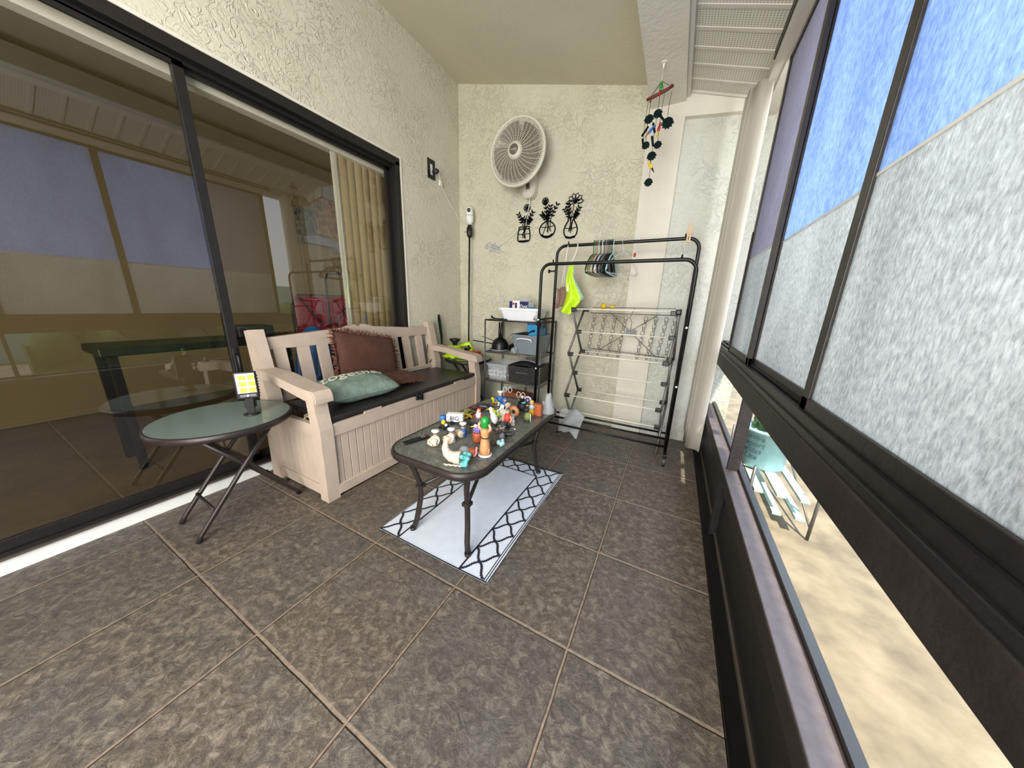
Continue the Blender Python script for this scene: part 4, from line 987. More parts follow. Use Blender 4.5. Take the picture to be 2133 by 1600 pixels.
# bottom tier
t = thing('copper_rolls', 'copper coloured box with white rings on the bottom shelf tier', 'box', (-.3, 4.9, .24))
b = B(); b.box(-.62, 4.68, .24, -.06, 5.0, .60, .02, Matrix.Rotation(.06, 3, 'Y')); obj('box_body', b, 'copper', t)
for i, (x, zz) in enumerate(((-.58,.72),(-.46,.73),(-.26,.66),(-.16,.66))):
    b = B(); b.tube([(x + .045*math.cos(a), 4.655, zz - .06 + .055*math.sin(a)) for a in [2*PI*k/20 for k in range(20)]], .008, 6, closed=True); obj('ring', b, 'white', t)
b = B(); b.tube([(-.0 + .05*math.cos(2*PI*k/16), 4.70, .56 + .05*math.sin(2*PI*k/16)) for k in range(16)], .022, 6, closed=True); b.box(-.05, 4.68, .24, .06, 4.8, .50, .02)
tag(obj('cable_coil', b, 'cloth'), 'black coiled cable beside the copper box on the bottom tier', 'cable')

# ------------------------------------------------------------------ neon tools on the far table
zt = 1.172
t = thing('cordless_sprayer', 'neon green cordless tool with black top on the corner side table', 'tool', (-1.9, 4.75, zt))
b = B(); b.lathe([(0,0),(.15,0),(.17,.05),(.16,.16),(.10,.22),(0,.22)], (-1.92, 4.75, zt), 18, cap=False); b.box(-2.05, 4.62, zt+.12, -1.78, 4.85, zt+.28, .03); obj('body', b, 'limep', t)
b = B(); b.lathe([(.05,0),(.06,.06),(.12,.12),(.12,.15),(0,.17)], (-1.93, 4.75, zt+.27), 18, cap=False); obj('cap', b, 'plast', t)
t = thing('battery_trimmer', 'neon green battery tool with open handle at right on the corner table', 'tool', (-1.6, 4.75, zt))
b = B(); b.tube([(-1.74,4.72,zt+.30),(-1.50,4.72,zt+.36),(-1.42,4.72,zt+.22),(-1.62,4.72,zt+.12),(-1.76,4.72,zt+.18)], .045, 8, closed=True); b.box(-1.85, 4.65, zt+.0, -1.50, 4.80, zt+.14, .03); obj('body', b, 'limep', t)
b = B(); b.box(-1.62, 4.66, zt+.14, -1.50, 4.79, zt+.26, .015); obj('battery', b, 'plast', t)
b = B(); b.box(-1.48, 4.58, zt, -1.22, 4.78, zt+.16, .02); b.box(-1.50, 4.60, zt+.15, -1.24, 4.76, zt+.21, .01); tag(obj('tool_battery_case', b, ['red']), 'dark red tool case on the corner side table behind the far armrest', 'case')
b = B(); b.grid(lambda u, v: (-2.12 + .34*u, 4.52 + .16*v, zt + .03 + .13*math.sin(PI*u)*math.sin(PI*v) + .012*math.sin(13*u+5*v)), 16, 10)
tag(obj('safety_vest', b, 'lime', solid=.006), 'neon yellow green vest crumpled at the left of the corner table', 'vest')
t = thing('long_brush', 'long dark green brush handle leaning in the corner behind the bench', 'brush', (-2.2, 4.6, 1.4))
b = B(); b.tube([(-2.18, 4.60, 1.46), (-2.20, 4.62, 1.62), (-2.27, 4.64, 1.98), (-2.29, 4.65, 2.10)], [.02,.035,.04,.025], 8, flat=(1,.5)); obj('handle', b, 'leafd', t)
b = B(); b.box(-2.26, 4.52, 1.36, -2.10, 4.62, 1.44, .01); obj('brush_head', b, 'plast', t)
b = B(); b.tube([(-2.18,4.55,1.40),(-2.22,4.2,1.50),(-2.12,4.05,1.30),(-2.14,4.15,1.12),(-2.05,4.42,1.50),(-1.8,4.42,1.46),(-1.5,4.45,1.34),(-1.18,4.50,1.28)], .008, 5)
tag(obj('power_cable', b, 'plast'), 'thin black cable looping over the far armrest of the bench', 'cable')

# ------------------------------------------------------------------ double garment rack
t = thing('garment_rack', 'black double rail garment rack on casters near the back wall', 'rack', (1.36, 4.65, 0))
def uframe(y, x0, x1, z1, r=.026):
    rr = .16; pts = [(x0, y, .17), (x0, y, z1-rr)]
    pts += [(x0 + rr - rr*math.cos(a), y, z1 - rr + rr*math.sin(a)) for a in [PI/2*k/8 for k in range(1, 9)]]
    pts += [(x1 - rr + rr*math.sin(a), y, z1 - rr + rr*math.cos(a)) for a in [PI/2*k/8 for k in range(0, 9)]]
    pts += [(x1, y, .17)]
    return B().tube(pts, r, 10)
for y, x0, x1, z1 in ((4.40, .21, 2.49, 3.035), (4.93, .275, 2.49, 3.40)):
    fr = obj('rail_frame', uframe(y, x0, x1, z1), 'blackm', t)
    b = B()
    for x in (x0+.2, x1-.2): b.lathe([(.014,0),(.014,.03),(.008,.05)], (x, y, z1+.02), 8)
    obj('stop_peg', b, 'plast', fr)
for z0 in (2.12, 1.25):
    for x, x2 in ((.21, .275), (2.49, 2.49)):
        b = B(); b.tube([(x, 4.40, z0), (x2, 4.93, z0+.02)], .018, 8); cb = obj('side_bar', b, 'blackm', t)
        b = B(); b.ball((x-.0, 4.368, z0), .017, 8); obj('bolt_cap', b, 'white', cb)
b = B(); b.tube([(.25, 4.93, 2.98), (.14, 4.93, 2.98)], .014, 8); b.lathe([(.035,0),(.035,.02)], (.13, 4.93, 2.98), 12, 'x'); obj('hook_knob', b, 'plast', t)
for x in (.24, 2.49):
    b = B(); b.box(x-.025, 4.20, .14, x+.025, 5.14, .20, .008); ft = obj('foot_bar', b, 'blackm', t)
    for y in (4.23, 5.11):
        b = B(); b.tube([(x, y, .15), (x, y, .10)], .014, 6); b.box(x-.022, y-.03, .06, x+.022, y+.03, .11, .005); cs = obj('caster', b, 'greym', ft)
        b = B(); b.lathe([(.045,-.018),(.05,-.01),(.05,.01),(.045,.018)], (x, y, .05), 16, 'x'); obj('caster_wheel', b, 'plast', cs)
for y, z in ((4.44, .24), (4.66, .29), (4.90, .30)):
    b = B(); b.tube([(.24, y, z), (2.49, y, z)], .019, 8); obj('base_rod', b, 'blackm', t)
b = B(); b.box(.215, 4.40, .20, .265, 4.95, .33, .01); b.box(2.465, 4.40, .20, 2.515, 4.95, .33, .01); obj('corner_joint', b, 'plast', t)

# clothes pin on the rail
t = thing('clothes_pin', 'wooden clothes pin clipped on the back rail of the garment rack', 'clothes pin', (2.33, 4.93, 3.37))
for s_ in (-1, 1): b = B(); b.prism([(2.33+s_*.004, 3.34), (2.33+s_*.026, 3.34), (2.33+s_*.03, 3.46), (2.33+s_*.022, 3.60), (2.33+s_*.008, 3.60), (2.33+s_*.006, 3.46)], .03, 'y', 4.885); obj('pin_half', b, 'clothespin', t)
b = B(); b.tube([(2.29, 4.90, 3.45), (2.37, 4.90, 3.45)], .008, 6); obj('spring', b, 'chrome', t)

# hangers on the back rail: plane across the rail (y-z)
def hanger(x, col, lab, tilt=0, sc=1, grp='coat hangers bunched on the back rail'):
    t = thing('coat_hanger', lab, 'hanger', (x, 4.93, 3.4), grp)
    def W(a, z): return (x + a*math.sin(tilt), 4.93 + a*math.cos(tilt), z)
    b = B(); b.tube([W(.048*math.cos(a)*1.0, 3.405 + .048*math.sin(a)) for a in [-.3 + (PI+.3)*k/10 for k in range(11)]] + [W(-.035, 3.36), W(0, 3.30), W(0, 3.22)], .0065, 5); obj('hook', b, 'chrome' if sc == 1 else col, t)
    b = B(); w = .46*sc
    b.tube([W(0, 3.24), W(-w*.45, 3.17), W(-w*.9, 3.03), W(-w, 2.95), W(-w*.95, 2.91), W(0, 2.90), W(w*.95, 2.91), W(w, 2.95), W(w*.9, 3.03), W(w*.45, 3.17)], .0125, 6, closed=True); obj('hanger_body', b, col, t)
    return t
cols = [('dark','black'),('greenp','green'),('orange','coral'),('pale','mint'),('dark','black'),('white','white'),('dark','black'),('grey','grey'),('dark','black'),('leafd','teal'),('leafd','teal'),('pale','white')]
for i, (c_, w_) in enumerate(cols):
    names = ['black hanger at the left end of the bunch on the rail', 'green hanger near the left end of the hanger bunch', 'coral hanger third in the bunch on the rail', 'mint hanger beside the coral one in the bunch',
             'black hanger between the mint and white hangers', 'white hanger in the middle of the hanger bunch', 'black hanger right of the middle white hanger', 'grey hanger between two black ones in the bunch',
             'black hanger just left of the teal pair', 'left teal hanger of the pair on the rail', 'right teal hanger of the pair on the rail', 'pale hanger at the right end of the hanger bunch']
    hanger(.93 + i*.030, c_, names[i], random.uniform(-.012, .012), .92 + .001*i)
hanger(1.42, 'film2', 'clear wide hanger hanging alone right of the bunch', .5, .9)
b = B(); b.tube([(1.62 + .03*math.cos(a), 4.93, 3.40 + .045*math.sin(a)) for a in [-.4 + (PI+.4)*k/10 for k in range(11)]] + [(1.59, 4.93, 3.30)], .008, 6); b.m(1).ball((1.60, 4.93, 3.20), (.02,.01,.035), 8); b.m(0).tube([(1.59,4.93,3.30),(1.60,4.93,3.22)], .004, 5)
tag(obj('tag_hook', b, ['white', 'red']), 'small white hook with a red tag hanging on the back rail', 'hook')
# reusable bags
t = thing('tote_bag', 'neon green tote bag with a patterned edge hanging on the back rail', 'bag', (.65, 4.93, 3.4))
b = B(); b.tube([(.62, 4.97, 3.37), (.64, 4.93, 3.435), (.66, 4.88, 3.38), (.64, 4.86, 3.25), (.60, 4.85, 3.15), (.58, 4.85, 3.05)], .011, 5); obj('strap', b, 'white', t)
def bagf(u, v):
    zz = 3.10 - v*.86
    l = .56 - .13*v - .02*math.sin(v*7); r_ = .62 + .02*v + (.20*max(0, (v-.30)/.38) if v < .68 else .20 - .62*(v-.68))
    return (l + (r_-l)*u, 4.85 + .05*math.sin(u*8 + v*2)*v - .03*math.sin(PI*u)*v, zz + .02*math.sin(u*6)*v)
b = B(); b.grid(bagf, 20, 22); b.grid(lambda u, v: (lambda p: (p[0], p[1] + .07*math.sin(PI*u)*v, p[2]))(bagf(u, v)), 20, 22); obj('bag_cloth', b, 'lime', t)
b = B(); b.grid(lambda u, v: (lambda p: (p[0] + .015, p[1] - .012, p[2] + .01))(bagf(.84 + .18*u, .02 + .72*v)), 5, 22); obj('patterned_edge', b, mat('speckled_print', (150, 186, 160), .8, var=.8, scale=170), t)
t = thing('gift_bag', 'brown and clear paper gift bag hanging at the left end of the rail', 'bag', (.43, 4.93, 3.4))
b = B(); b.tube([(.46,4.96,3.37),(.47,4.93,3.435),(.48,4.89,3.37),(.44,4.87,3.0),(.42,4.87,2.72)], .007, 5); b.tube([(.48,4.89,3.37),(.46,4.87,3.0),(.46,4.87,2.72)], .005, 5); obj('ribbon', b, 'white', t)
b = B(); b.grid(lambda u, v: (.33 + .20*u + .02*math.sin(v*4), 4.86 + .03*math.sin(u*9), 2.68 - .34*v - .02*math.sin(u*7)), 10, 8); obj('bag_paper', b, mat('brown_kraft', (126, 98, 84), .7, var=.25, scale=60), t, solid=.006)
b = B(); b.box(.54, 4.84, 2.62, .58, 4.85, 2.86, .004, Matrix.Rotation(.1, 3, 'Y')); obj('paper_card', b, 'white', t)

# ------------------------------------------------------------------ folding drying rack
t = thing('drying_rack', 'grey accordion drying rack with white rods in front of the pilaster', 'drying rack', (1.55, 4.8, 0))
yA, yB_ = 4.56, 5.06
lev = [.03, .42, .79, 1.17, 1.55, 1.93, 2.31]
def ends(xf, xb, s_):
    pts_f = [(xf, yA, z) for z in (.79, 1.55, 2.31)]; pts_b = [(xb, yB_, z) for z in (.79, 1.55, 2.31)]
    cs = [((xf, yA, .79), (xb, yB_, .03)), ((xb, yB_, .79), (xf, yA, .03)), ((xf, yA, .79), (xb, yB_, 1.55)), ((xb, yB_, .79), (xf, yA, 1.55)), ((xf, yA, 1.55), (xb, yB_, 2.31)), ((xb, yB_, 1.55), (xf, yA, 2.31))]
    return cs
for xf, xb, s_ in ((.735, .82, 1), (2.345, 2.385, -1)):
    for k, (p, q_) in enumerate(ends(xf, xb, s_)):
        dx = .018 if k % 2 else 0
        b = B(); b.tube([(p[0]+dx, p[1], p[2]), (q_[0]+dx, q_[1], q_[2])], .024, 6, flat=(.8, 1)); obj('scissor_arm', b, 'greym', t)
    for (xx, yy, zz) in [(xf, yA, .79), (xf, yA, 1.55), (xf, yA, 2.31), (xb, yB_, .79), (xb, yB_, 1.55), (xb, yB_, 2.31), ((xf+xb)/2, (yA+yB_)/2, .41), ((xf+xb)/2, (yA+yB_)/2, 1.17), ((xf+xb)/2, (yA+yB_)/2, 1.93)]:
        b = B(); b.box(min(xx, xx + s_*.09), yy-.032, zz-.034, max(xx, xx + s_*.09), yy+.032, zz+.034, .01); obj('rod_clip', b, 'plast', t)
rods = [(yA, z) for z in (.79, 1.55)] + [(yB_, z) for z in (.79, 1.55)] + [((yA+yB_)/2, z) for z in (.41, 1.17, 1.93)]
for y, z in rods:
    k = (y - yA)/(yB_ - yA)
    b = B(); b.tube([(.735 + .085*k + .06, y, z), (2.345 + .04*k - .06, y, z)], .013, 6); obj('rod', b, 'rod', t)
for k in range(6):
    y = yA + (yB_-yA)*k/5
    b = B(); b.tube([(.74 + .085*k/5, y, 2.325), (2.35 + .03*k/5, y, 2.335)], .013, 6); obj('top_rod', b, 'rod', t)
b = B(); b.tube([(.74, yA, 2.335), (.82, yB_, 2.335)], .02, 6); obj('top_bar', b, 'plast', t)
b = B(); b.box(2.32, yA-.05, 2.27, 2.40, yA+.30, 2.35, .02, Matrix.Rotation(-.12, 3, 'X')); b.tube([(2.35, yA, 2.335), (2.39, yB_, 2.36)], .02, 6); obj('top_bracket', b, 'plast', t)
# wire hanger dryer: rings of clips hanging behind
t = thing('clip_chain_hanger', 'wire frame with hanging columns of chrome clips behind the drying rack', 'clip hanger', (1.65, 5.2, 1.5))
yc = 5.18
b = B(); b.tube([(.95, yc, 2.36), (2.30, yc, 2.38), (2.36, yc, 2.33), (2.34, yc, 2.25)], .006, 5); b.tube([(.92, yc, 2.26), (2.34, yc, 2.27)], .007, 5); b.tube([(.98, yc, 1.60), (2.28, yc, 1.56)], .008, 5)
b.tube([(1.3, yc, 2.26), (2.10, yc, 1.57)], .006, 5); b.tube([(2.05, yc, 2.26), (1.15, yc, 1.60)], .006, 5)
b.tube([(1.65, yc, 1.96), (1.66, yc, 2.12), (1.62, yc, 2.2), (1.65, yc, 2.3), (1.68, yc, 2.37)], .005, 5); obj('wire_frame', b, 'greym', t)
b = B(); b.box(1.58, yc-.012, 1.90, 1.74, yc+.012, 1.99, .006); obj('centre_plate', b, 'grey', t)
for i, x in enumerate((1.0, 1.18, 1.37, 1.55, 1.88, 2.04, 2.20, 2.33)):
    b = B()
    for j in range(6):
        zz = 2.21 - j*.125; xx = x - .012*j
        b.tube([(xx, yc, zz+.03), (xx-.032, yc-.02, zz+.005), (xx-.03, yc-.02, zz-.025), (xx, yc, zz-.05), (xx+.03, yc-.02, zz-.025), (xx+.032, yc-.02, zz+.005)], .0045, 4, closed=True)
        b.tube([(xx-.022, yc-.03, zz-.03), (xx-.008, yc-.03, zz-.10)], .0055, 4); b.tube([(xx+.022, yc-.03, zz-.03), (xx+.008, yc-.03, zz-.10)], .0055, 4)
    obj('clip_column', b, 'greym', t)
b = B(); b.lathe([(.018,-.03),(.045,-.03),(.045,.05),(.018,.05)], (1.17, 5.0, 2.385), 14, 'x'); b.ball((1.32, 5.02, 2.375), (.05,.035,.03), 10)
tag(obj('tape_roll', b, 'yellow'), 'small yellow roll and cap resting on the drying rack', 'roll')
# plastic bag snagged on base rods
b = B()
def bagp(u, v):
    x = .58 + .52*u*(1-.25*v) + .10*v; y = 4.82 - .36*v - .1*u; z = .40 - .33*v + .07*math.sin(PI*u) + .02*math.sin(11*u+7*v)
    return (x, y, max(.02, z))
b.grid(bagp, 20, 16); tag(obj('plastic_bag', b, 'film', solid=.002), 'crumpled clear plastic bag draped over the base rods of the rack', 'plastic bag')
b = B(); b.tube([(.63, 4.60, .0), (.64, 4.60, .09)], [.03,.02], 8); b.ball((.64, 4.60, .10), .02, 8); tag(obj('rubber_stopper', b, 'dark'), 'tiny dark peg on the floor left of the clear plastic bag', 'peg')

# ------------------------------------------------------------------ bird wind chime
t = thing('wind_chime', 'hanging wind chime of dark green leaves and painted parrots under the beam', 'wind chime', (1.735, 4.42, 5.39))
yc = 4.42
b = B(); b.tube([(1.735, yc, 5.395), (1.735, yc, 5.33)], [.02,.008], 8); b.tube([(1.735, yc, 5.34), (1.73, yc, 5.20)], .004, 4); obj('hanger_cord', b, 'rod', t)
b = B(); b.tube([(1.575, yc, 5.035), (1.65, yc, 5.05), (1.80, yc, 5.09), (1.885, yc, 5.12)], [.016,.021,.02,.015], 8); b.tube([(1.63, yc, 5.05), (1.625, yc, 5.0)], .01, 6); b.tube([(1.85, yc, 5.10), (1.86, yc, 5.14)], .01, 6); obj('twig', b, 'wood', t)
b = B()
for x, z in ((1.60,5.04),(1.63,5.05),(1.73,5.07),(1.78,5.08),(1.87,5.11)): b.tube([(1.733, yc, 5.20), (x, yc, z)], .0028, 4)
cols_ = {1.60: 4.50, 1.635: 4.50, 1.735: 4.05, 1.785: 4.47, 1.87: 4.72}
for (x, z0) in cols_.items(): b.tube([(x, yc, 5.06), (x - .012, yc, (5.06+z0)/2), (x - .004, yc, z0)], .0028, 4)
obj('strings', b, 'dark', t)
def chime_leaf(x, z, r, tilt=0):
    r *= .86
    b = B(); pts = []
    for k in range(22):
        a = PI*.5 + 2*PI*k/22 + tilt; rr = r*(1 if (k % 2 == 0) else .72) if 5 < k < 17 else r*.85
        pts.append((x + rr*math.cos(a), z + rr*.95*math.sin(a)))
    b.prism(pts, .014, 'y', yc - .007); obj('tin_leaf', b, 'leafd', t)
for a in ((1.635,4.81,0.074,0),(1.735,4.85,0.070,.3),(1.87,4.72,0.091,0),(1.635,4.51,0.063,-.6),(1.785,4.49,0.063,.1),(1.725,4.37,0.075,.2),(1.728,4.055,0.070,0)): chime_leaf(*a)
for (x, z, a) in ((1.605,4.67,.6),(1.60,4.53,-.25),(1.712,4.69,-.3),(1.715,4.54,-.25),(1.80,4.78,-.7)):
    b = B(); dx, dz = math.sin(a)*.06, math.cos(a)*.06; b.tube([(x-dx, yc-.015, z-dz), (x+dx, yc-.015, z+dz)], .014, 6); obj('tin_strip', b, 'leafd', t)
for (x, z, a, c_, c2) in ((1.735,5.12,0,'greenp','red'),(1.675,4.665,-.7,'bluep','orange'),(1.775,4.665,-.15,'red','yellow'),(1.735,4.24,.6,'yellow','dark')):
    b = B(); R_ = Matrix.Rotation(-a, 3, 'Y'); n0 = b.count()
    b.m(0).ball((0,0,.0), (.02,.018,.045), 10); b.ball((.004,-.004,.052), .018, 8); b.m(1).tube([(0,0,-.03),(-.004,0,-.095)], [.014,.004], 6); b.m(1).tube([(.012,-.01,.052),(.028,-.012,.044)], [.008,.002], 5)
    b.xf(Matrix.Translation((x, yc-.022, z)) @ R_.to_4x4()); obj('painted_parrot', b, [c_, c2], t)

# ------------------------------------------------------------------ things on the coffee table
Z0 = TZ + .002
def fig(label, x, y, parts, h=None, name='figurine', cat='figurine', group='small figurines on the coffee table', rz=0, k=.87):
    """parts: list of (part name, material, builder(b)) in local tile units around the origin"""
    t = thing(name, label, cat, (x, y, Z0), group)
    for pn, mk, fn in parts:
        for g in (fn if isinstance(fn, list) else [fn]):
            b = B(); g(b); b.xf(Matrix.Translation((x, y, Z0)) @ Matrix.Rotation(rz, 4, 'Z') @ Matrix.Scale(k, 4)); obj(pn, b, mk, t)
    return t
def body(h, w=.045, torso=.5):      # robed/standing torso profile
    return lambda b: b.lathe([(0,0),(w*1.0,0),(w*1.05,h*.1),(w*.8,h*.35),(w*1.0,h*.55),(w*.75,h*.72),(w*.3,h*.78)], n=14, cap=False)
def head(z, r=.032): return lambda b: (b.ball((0,0,z), (r, r, r*1.15), 12), b.ball((0, -r*.95, z-.004), (r*.25,)*3, 6))
def arms(z, w, up=-.05, fwd=-.04, r=.013): return [lambda b, s_=s_: (b.tube([(s_*w*.8,0,z),(s_*w*1.5,fwd*.5,z+up*.5),(s_*w*1.3,fwd,z+up)], r, 6), b.ball((s_*w*1.3,fwd,z+up),r*1.1,6)) for s_ in (-1,1)]
def legs(h, w=.022, r=.016): return lambda b: [b.tube([(s_*w,0,0.005),(s_*w,0,h)], [r,r*1.2], 8) and b.ball((s_*w,-.012,.012),(r,r*1.7,.012),8) for s_ in (-1,1)]
def sailor_hat(z, r=.045): return lambda b: (b.lathe([(r*.7,0),(r*.8,.012),(r*1.25,.022),(r*1.2,.036),(0,.040)], (0,0,z), 18, cap=False))
def barrel_lying(b):
    b.lathe([(.035,-.055),(.045,-.02),(.047,.0),(.045,.02),(.035,.055)], (0,-.055,.045), 14, 'x')
# remote
t = thing('remote_control', 'black remote control with red buttons at the near left table corner', 'remote', (.2, 1.42, Z0))
ra = math.atan2(1.53-1.30, .24-.17)
b = B(); b.box(-.13, -.032, 0, .13, .032, .026, .008); b.xf(Matrix.Translation((.20, 1.415, Z0)) @ Matrix.Rotation(ra, 4, 'Z')); obj('remote_body', b, 'plast', t)
for i in range(9):
    b = B(); b.box(.05 + (i%3)*.024, -.022 + (i//3)*.016, .026, .064 + (i%3)*.024, -.012 + (i//3)*.016, .030, .002); b.xf(Matrix.Translation((.20, 1.415, Z0)) @ Matrix.Rotation(ra, 4, 'Z')); obj('button', b, 'red' if i%3 == 2 else 'grey', t)
for (x, y, l, bodyc, rz_) in ((.41,1.46,'white sailor figurine with cream barrel, nearest the remote control','white',.2), (.51,1.58,'white sailor figurine with cream barrel, second from the remote control','white',-.2), (.52,1.76,'blue sailor figurine holding a cream barrel beside the white pair','bluep',-.3)):
    fig(l, x, y, [('torso', bodyc, body(.13,.045)), ('head', 'skin', head(.112,.026)), ('arm', bodyc, arms(.085,.036)), ('hat', 'white', sailor_hat(.134,.036)), ('hat_band', 'dark', lambda b: b.lathe([(.026,0),(.027,.012)], (0,0,.126), 14)),
        ('barrel', 'barrelm', barrel_lying), ('barrel_hole', 'dark', lambda b: [b.ball((sx*.02,-.098,.05+sz*.015),(.008,.004,.008),6) for sx,sz in ((-1,1),(1,-1),(0,0))])], rz=rz_, name='sailor_figurine')
fig('small yellow and black bee like toy vehicle on the table', .23, 1.80, [('toy_body','dark',lambda b: b.box(-.045,-.03,.015,.045,.03,.06,.01)), ('cab','yellow',lambda b: b.ball((-.01,0,.085),(.03,.03,.035),10)), ('load','white',lambda b: b.ball((.04,-.01,.06),.02,8)), ('wheel','plast',[lambda b, sx=sx, sy=sy: b.lathe([(.02,-.01),(.02,.01)],(sx*.035,sy*.035,.02),10,'y') for sx in (-1,1) for sy in (-1,1)])], name='toy_vehicle', cat='toy')
def car(label, x, y, rz, c1, c2, l=.17, w=.075, hh=.045):
    fig(label, x, y, [('car_body', c1, lambda b: b.prism([(-l/2,.015),(l/2,.015),(l/2,.035),(l*.28,hh),(l*.12,hh+.022),(-l*.22,hh+.022),(-l*.38,hh),(-l/2,.04)], w, 'y', -w/2)),
        ('window_band', c2, lambda b: b.prism([(l*.24,hh-.002),(l*.11,hh+.016),(-l*.20,hh+.016),(-l*.32,hh-.002)], w+.004, 'y', -w/2-.002)),
        ('wheel','plast',[lambda b, sx=sx, sy=sy: b.lathe([(.017,-.008),(.017,.008)],(sx*l*.3,sy*w*.48,.017),12,'y') for sx in (-1,1) for sy in (-1,1)])], name='toy_car', cat='toy car', group='toy cars on the coffee table', rz=rz, k=1)
car('yellow toy car with black stripes on the table', .23, 2.15, 1.0, 'yellow', 'dark', .20, .085)
car('green toy buggy between the yellow and dark red toy cars', .20, 2.31, 1.2, 'dolive', 'dark', .16, .08)
car('dark red toy car lying near the table edge', .19, 2.46, .9, mat('maroon_paint', (96, 22, 34), .35, var=.1), 'dark', .20, .08, .035)
car('black and grey toy car, farthest of the row of toy cars', .25, 2.61, .2, 'dark', 'grey', .24, .09, .04)
t = fig('white toy truck with dark lettering and blue cab on the table', .20, 1.99, [('truck_box','white',lambda b: b.box(-.07,-.05,.02,.13,.05,.12,.02)), ('cab','bluep',lambda b: b.box(-.15,-.04,.02,-.08,.04,.09,.02)), ('wheel','plast',[lambda b, sx=sx, sy=sy: b.lathe([(.02,-.01),(.02,.01)],(sx,sy*.05,.02),10,'y') for sx in (-.11,.0,.09) for sy in (-1,1)])], name='toy_truck', cat='toy truck', rz=.45, k=1)
bb = text_mesh('BIG', .07, Matrix.Translation((.20,1.99,Z0)) @ Matrix.Rotation(.45,4,'Z') @ basis((.03,-.053,.072),(1,0,0),(0,0,1)), .002); obj('lettering', bb, 'navy', t)
fig('old man figurine with white beard and grey overalls', .45, 2.16, [('trousers','grey',legs(.07,.02,.02)), ('torso','white',lambda b: b.lathe([(.03,.06),(.045,.09),(.04,.13),(.015,.15)],n=12)), ('head','skin',head(.165,.028)), ('hair','orange',lambda b: b.ball((0,.008,.182),(.028,.028,.02),10)), ('beard','white',lambda b: b.ball((0,-.025,.148),(.02,.012,.026),8)), ('arm','red',arms(.125,.04,-.05))])
def quadruped(c, l=.11, h=.07):
    return [('animal_body', c, lambda b: (b.ball((0,0,h*.75),(l*.55,h*.30,h*.34),12), b.ball((l*.55,0,h*.95),(l*.2,h*.22,h*.24),10), b.tube([(l*.65,0,h*.93),(l*.85,0,h*.85)],[h*.13,h*.08],8), b.tube([(-l*.5,0,h*.8),(-l*.75,0,h*.6)],[.012,.005],6), [b.tube([(sx*l*.36,sy*h*.2,h*.7),(sx*l*.38,sy*h*.2,h*.35),(sx*l*.36,sy*h*.2,.004)],[h*.13,h*.08,h*.09],6) for sx in (-1,1) for sy in (-1,1)], [b.tube([(l*.5,sy*h*.12,h*1.1),(l*.5,sy*h*.16,h*1.3)],[.012,.003],5) for sy in (-1,1)]))]
fig('dark grey wolf figurine walking behind the blue sailor', .46, 1.97, quadruped('dark', .14, .085), name='wolf_figurine', rz=-.5)
fig('small bright yellow animal figurine at the far end of the table', .25, 2.87, [('animal_body','yellow',lambda b: (b.ball((0,0,.045),(.05,.035,.035),10), b.ball((-.05,0,.075),.028,10), b.tube([(.04,0,.06),(.08,0,.10)],[.014,.006],6), b.tube([(-.03,-.02,.03),(-.03,-.02,0)],.012,6), b.tube([(.03,-.02,.03),(.03,-.02,0)],.012,6)))])
fig('sailor figurine in blue with white cap, tallest at the far end', .36, 2.82, [('trousers','white',legs(.08,.02,.02)), ('torso','bluep',lambda b: b.lathe([(.035,.07),(.05,.10),(.045,.15),(.015,.17)],n=12)), ('head','skin',head(.19,.03)), ('arm','bluep',arms(.15,.045,-.06,-.06,.015)), ('hat','white',sailor_hat(.21,.04))], name='sailor_figurine')
fig('figurine in blue jacket leaning over a cream barrel', .50, 2.70, [('trousers','white',legs(.06,.02,.018)), ('torso','bluep',lambda b: b.ball((0,0,.10),(.045,.04,.055),12)), ('head','skin',head(.165,.028)), ('cap','bluep',lambda b: b.ball((0,0,.185),(.03,.03,.018),10)), ('barrel','barrelm',lambda b: b.lathe([(.03,-.05),(.042,0),(.03,.05)],(.07,-.03,.10),14,'y')), ('arm','bluep',arms(.12,.04,-.02,-.06))])
fig('white pelican figurine with black tail behind the green jar', .65, 2.18, [('bird_body','white',lambda b: b.ball((0,0,.10),(.045,.05,.085),14,Matrix.Rotation(-.4,3,'Y'))), ('bird_head','white',lambda b: (b.tube([(-.035,0,.16),(-.055,0,.215)],[.028,.022],8), b.ball((-.055,0,.22),.026,10))), ('beak','yellow',lambda b: b.tube([(-.07,-.01,.22),(-.115,-.02,.205)],[.012,.003],6)), ('tail','dark',lambda b: (b.tube([(.03,0,.05),(.09,0,.03)],[.03,.008],6), b.lathe([(.045,0),(.045,.02)],n=12)))])
for i, (x, y) in enumerate(((.48, 2.46), (.56, 2.44))):
    fig('lime green and yellow chick figurine, %s of the pair' % ('left' if i == 0 else 'right'), x, y, [('chick_body','limep',lambda b: b.ball((0,0,.04),(.035,.032,.04),10)), ('chick_head','yellow' if i == 0 else 'limep',lambda b: (b.ball((-.02,0,.085),.024,8), b.tube([(-.035,0,.085),(-.055,0,.08)],[.008,.002],5)))])
fig('white spotted dog figurine standing upright', .66, 2.35, [('dog_legs','white',legs(.07,.022,.016)), ('dog_body','shell',lambda b: b.lathe([(.03,.06),(.05,.10),(.04,.16),(.02,.19)],n=12)), ('dog_head','white',lambda b: (b.ball((0,0,.205),(.034,.034,.032),10), b.tube([(0,-.02,.20),(0,-.06,.195)],[.018,.012],8))), ('ear','dark',[lambda b, sx=sx: b.ball((sx*.036,0,.20),(.010,.016,.028),8) for sx in (-1,1)]), ('paw','white',arms(.16,.042,-.03))], name='dog_figurine')
